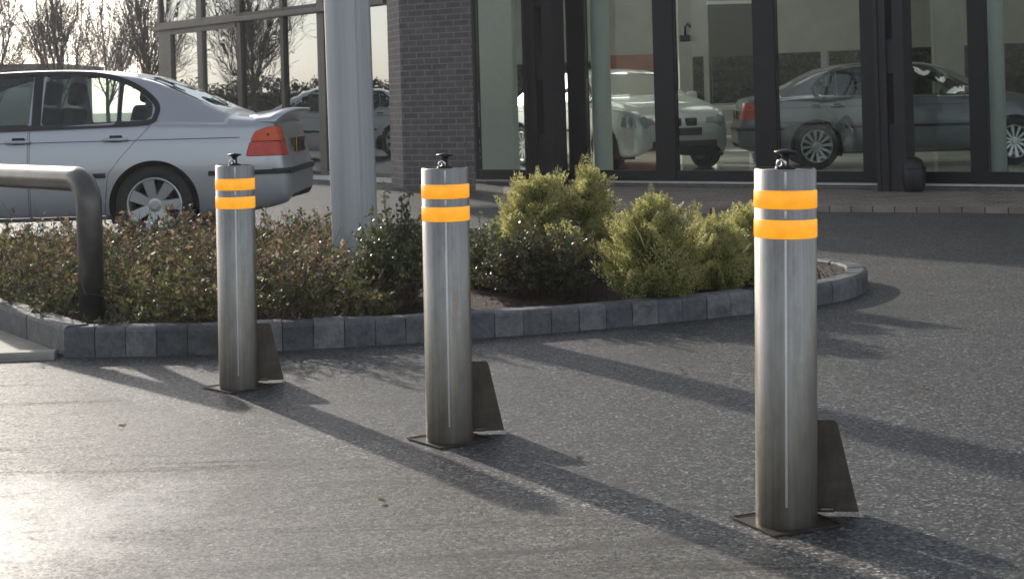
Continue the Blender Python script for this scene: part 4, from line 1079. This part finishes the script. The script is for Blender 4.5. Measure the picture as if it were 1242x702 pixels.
# conifers: feathery flattened sprays
def spray_template():
    P = []; D = []; L = []; nb = 9
    for k in range(nb):
        s = (k + .6) / nb
        for sg in (-1, 1):
            a = R(44 - 16 * s) * sg; bd = np.array([math.cos(a), math.sin(a), 0]); bl = .46 * (1 - s) ** .75 + .10; m = max(2, int(bl * 14))
            for q in range(m):
                f = (q + .4) / m; p = np.array([s, 0, 0]) + bd * bl * f
                for s2 in (-1, 1):
                    a2 = a + s2 * R(30); P.append(p); D.append((math.cos(a2), math.sin(a2), 0)); L.append(.11 * (1 - .4 * f))
            P.append(np.array([s, 0, 0]) + bd * bl); D.append(bd); L.append(.08)
        P.append(np.array([s, 0, 0])); D.append(np.array([1, 0, 0])); L.append(.13)
    P.append(np.array([1.0, 0, 0])); D.append(np.array([1, 0, 0])); L.append(.09)
    return np.array(P), np.array(D), np.array(L)
SP, SD, SL = spray_template()
def conifer(px, py, rad, h, n_sp, label, lean=0.0, tipness=.5, shape=1.0, spl=(.13, .2)):
    p0 = gp(px, py, SOIL); t = thing('conifer', label, 'conifer', (p0.x, p0.y, SOIL - .005), group='young conifers in the bed')
    bm = bmesh.new(); tube(bm, [(0, 0, 0), (lean * .5, 0, h * .45), (lean, 0, h * .9)], [.014, .008, .003], 8); obj('stem', bm, M['twig'], t, True)
    G = []; T = []; bp = []; br_ = []
    for s in range(n_sp):
        u = rng.random(); z = h * (.04 + .94 * u ** .85); zz = z / h
        r_env = rad * min(1.0, 1.35 * (1 - zz) ** (.62 * shape) * (0.55 + 1.3 * min(zz, .35))) + .012
        az = rng.uniform(0, 2 * PI); lump = 1 + .22 * math.sin(az * 3 + zz * 9 + px) + .12 * math.sin(az * 7 - zz * 14)
        lead = rng.random() < .13
        rr = r_env * lump * (rng.random() ** .45); L = rng.uniform(*spl) * (1 - .35 * zz) * (1.45 if lead else 1)
        if lead: rr *= 1.12
        el = R(rng.uniform(28, 62)) + zz * .45; el = min(el, R(86))
        d = np.array([math.cos(az) * math.cos(el), math.sin(az) * math.cos(el), math.sin(el)])
        b = np.array([lean * zz + math.cos(az) * max(0, rr - L * math.cos(el)), math.sin(az) * max(0, rr - L * math.cos(el)), max(0.01, z - L * .6 * math.sin(el))])
        s0 = np.cross(d, np.array([0, 0, 1.0])); s0 /= np.linalg.norm(s0) + 1e-9; n0 = np.cross(s0, d); ro = rng.uniform(-1.3, 1.3)
        s1 = s0 * math.cos(ro) + n0 * math.sin(ro); n1 = np.cross(s1, d); Mx = np.stack([d, s1, n1], 1)
        droop = np.zeros_like(SP); droop[:, 2] = -.16 * SP[:, 0] ** 2 - .25 * SP[:, 1] ** 2
        P = (SP + droop) @ Mx.T * L + b; D = SD @ Mx.T + np.array([0, 0, .12]); U = np.tile(n1, (len(SP), 1)) + rvec(len(SP)) * .35
        G.append(np.concatenate([P, D, U, (SL * L)[:, None], np.clip(np.hypot(SP[:, :1], SP[:, 1:2]), 0, 1), np.full((len(SP), 1), rr / (r_env * 1.1))], 1))
        if s % 3 == 0: bp.append(np.array([[lean * zz * .6, 0, max(.02, z * .55)], b, b + d * L * .7])); br_.append((.003, .001))
    for q_ in range(5):
        d = np.array([lean * .4 + rng.normal() * .10, rng.normal() * .10, 1.0]); d /= np.linalg.norm(d); n1 = rvec(1)[0]; s1 = np.cross(n1, d); s1 /= np.linalg.norm(s1); n1 = np.cross(d, s1); Mx = np.stack([d, s1, n1], 1)
        L = h * (.34 if q_ == 0 else rng.uniform(.14, .26)); b = np.array([lean * .85 + rng.normal() * .02 * (q_ > 0), rng.normal() * .02 * (q_ > 0), h * .84])
        G.append(np.concatenate([SP @ Mx.T * L + b, SD @ Mx.T, np.tile(n1, (len(SP), 1)), (SL * L * .8)[:, None], SP[:, :1], np.ones((len(SP), 1))], 1)); bp.append(np.array([b - d * .1, b, b + d * L * .9])); br_.append((.004, .001))
    G = np.concatenate(G); tipf = (G[:, 10] * .6 + G[:, 11] * .55 + rng.normal(size=len(G)) * .17) > (1.16 - tipness * .5)
    for nm, mk, mat in (('foliage', ~tipf, M['frond']), ('golden_tips', tipf, M['frond_tip'])):
        g_ = G[mk]; V, F = leaves(g_[:, :3], g_[:, 3:6], g_[:, 6:9], g_[:, 9], g_[:, 9] * .30 + .002, .1); npobj(nm, V, F, mat, t)
    V, F = twigs(bp, br_, 3); npobj('branches', V, F, M['twig'], t); return t
conifer(644, 336, .27, .56, 230, 'wide feathery golden-green conifer, leftmost behind the dark low shrub', .07, 1.0, 1.0, (.22, .36))
conifer(722, 338, .145, .62, 170, 'tallest narrow conifer with a pointed golden leader', -.02, 1.05, 1.4, (.19, .30))
conifer(793, 364, .225, .52, 230, 'rounded bushy bright green conifer between the tallest conifer and the nearest bollard', .01, .95, .62, (.17, .27))
conifer(868, 352, .18, .38, 180, 'small rounded conifer just left of the nearest bollard', .0, .95, .6, (.15, .22))
conifer(905, 345, .13, .40, 110, 'slim yellowish conifer partly hidden by the nearest bollard', .02, 1.0, 1.0, (.16, .24))

# bare trees behind
def bare_tree(px, py, Y, h, label, seed, spread=.5, nb=5):
    global rng
    rng_old = rng; rng = np.random.default_rng(seed)
    b = at(px, 130, Y); t = thing('bare_tree', label, 'tree', (b.x, b.y, float(gh(b.x, b.y))), group='leafless trees beyond the car park')
    tr = []; trr = []; br_ = []; brr = []
    def grow(p, d, L, r, lev):
        path = arc_path(p, d, L, 6, -.015, .035 + .012 * lev); (tr if lev == 0 else br_).append(path); (trr if lev == 0 else brr).append((r, r * .66))
        if lev >= 5: return
        kids = (8, 6, 5, 4, 3)[lev]
        for k in range(kids):
            j = 5 if k == 0 else int(rng.integers(1 if lev else 2, 6)); q = path[j]; dd = path[-1] - path[-2]; dd /= np.linalg.norm(dd)
            sd_ = rvec(1)[0]; sd_ -= dd * sd_.dot(dd); sd_ /= np.linalg.norm(sd_) + 1e-9
            ndir = dd + sd_ * (.12 if k == 0 else rng.uniform(.35, .35 + spread)) + np.array([0, 0, .18]); ndir /= np.linalg.norm(ndir)
            grow(q, ndir, L * (.80 if k == 0 else rng.uniform(.5, .78)), max(.0045, r * (.72 if k == 0 else rng.uniform(.36, .5))), lev + 1)
    grow(np.array([0, 0, 0.0]), np.array([0, 0, 1.0]), h * .27, .085, 0)
    V, F = twigs(tr, trr, 8); npobj('trunk', V, F, M['bark'], t, True)
    V, F = twigs(br_, [(max(a * .9, .0045), max(b2 * .9, .003)) for a, b2 in brr], 3); npobj('crown', V, F, M['bark'], t)
    rng = rng_old; return t
bare_tree(72, 80, 38, 6.6, 'leafless tree with a forked crown above the car roof', 11)
bare_tree(181, 80, 36, 6.8, 'leafless tree leaning beside the left corner of the showroom', 23, .45)
bare_tree(-8, 80, 42, 6.4, 'leafless tree cut off by the left edge of the photo', 5)
bare_tree(130, 80, 52, 7.0, 'smaller distant leafless tree between two nearer ones', 37)
for k, (x, y) in enumerate(((-17, 30), (-21, 35), (-26, 41))):
    o = bare_tree(0, 0, 10, 6.8, ['leafless tree mirrored in the showroom wing glass, nearest', 'leafless tree mirrored in the showroom wing glass, middle', 'leafless tree mirrored in the showroom wing glass, farthest'][k], 60 + k); o.location = (x, y, 0)
# distant clipped hedge behind the trees
def hedge(name, a, b, h, wdt, label, n=9000):
    t = thing(name, label, 'hedge', (a[0], a[1], 0)); d = np.array([b[0] - a[0], b[1] - a[1], 0.0]); L = np.linalg.norm(d); u = d / L; nn = np.array([-u[1], u[0], 0])
    q = rng.random((n, 3)); P = u * (q[:, :1] * L) + nn * ((q[:, 1:2] - .5) * wdt); P[:, 2] = q[:, 2] ** .8 * h * (1 + .08 * np.sin(q[:, 0] * 40) + .04 * rng.normal(size=n))
    V, F = leaves(P, rvec(n), rvec(n), rng.uniform(.07, .14, n), rng.uniform(.05, .09, n)); npobj('foliage', V, F, M['hedge'], t)
    bm = bmesh.new(); seg_box(bm, (0, 0), (d[0], d[1]), 0.05, h * .80, -wdt * .32, wdt * .32); bmesh.ops.subdivide_edges(bm, edges=bm.edges, cuts=12, use_grid_fill=True)
    for v in bm.verts: v.co += Vector((random.uniform(-.1, .1), random.uniform(-.1, .1), random.uniform(-.12, .05) if v.co.z > .3 else 0))
    obj('inner_growth', bm, M['hedge_core'], t)
    bp = [np.array([u * s * L, u * s * L + np.array([0, 0, h * .8])]) for s in np.linspace(.01, .99, 30)]
    V, F = twigs(bp, [(.04, .02)] * 30, 5); npobj('stems', V, F, M['bark'], t); return t
t = thing('distant_building', 'low pale building with a dark flat roof far behind the parked saloon', 'building')
bm = bmesh.new(); add_box(bm, (-36, 56, 0.0), (-16.6, 62, 2.62)); obj('wall', bm, M['cream'], t)
bm = bmesh.new(); add_box(bm, (-36.4, 55.6, 2.621), (-16.2, 62.4, 2.95)); obj('roof', bm, M['frame_brown'], t)
for k in range(6):
    bm = bmesh.new(); add_box(bm, (-34 + k * 3, 55.96, 1.0), (-32.2 + k * 3, 55.995, 2.1)); obj('window', bm, M['clear_lens'], t)

hedge('hedge', (-3, 38), (22, 27.5), 2.7, 1.6, 'dark hedge seen through the showroom behind the display cars', 70000)
hedge('hedge', (-22, 26), (-30, 46), 1.9, 1.4, 'dark hedge mirrored low in the showroom wing glass', 30000)

# a few fallen leaves blown over the asphalt
for k, (px, py) in enumerate(((1196, 345), (706, 560), (832, 452), (1120, 470), (560, 470), (1010, 415), (150, 520), (470, 610))):
    p = gp(px, py, 0); P_ = np.array([[0, 0, .004], [.004, .006, .006]]); D_ = np.array([[1, .2, .25], [.6, .8, .3]]); V, F = leaves(P_, D_, np.array([[0, 0, 1.0]] * 2), np.array([.034, .026]), np.array([.02, .016]))
    o = npobj('fallen_leaf', V, F, M['leaf_brown']); o.location = (p.x, p.y, float(gh(p.x, p.y))); o.rotation_euler = (0, 0, k * 1.3)
    tag(o, 'small dry brown leaf lying on the open asphalt', 'leaf', 'fallen leaves on the asphalt')

# thin haze volume added round the whole place to lift the blacks
hz = bmesh.new(); add_box(hz, (-60, -3, -1.0), (40, 75, 9.5)); hm = NT('haze_air'); hm.t.nodes.remove(hm.b)
pv_ = hm.n('ShaderNodeVolumePrincipled'); pv_.inputs['Density'].default_value = 0.0008; pv_.inputs['Color'].default_value = (.92, .94, 1, 1); pv_.inputs['Anisotropy'].default_value = .5
hm.l(pv_.outputs[0], hm.o.inputs['Volume']); tag(obj('haze', hz, hm.m), kind='stuff')

conifer(690, 352, .12, .34, 90, 'small low conifer filling the gap between the leftmost and the tallest conifer', -.02, .9, .8, (.15, .24))
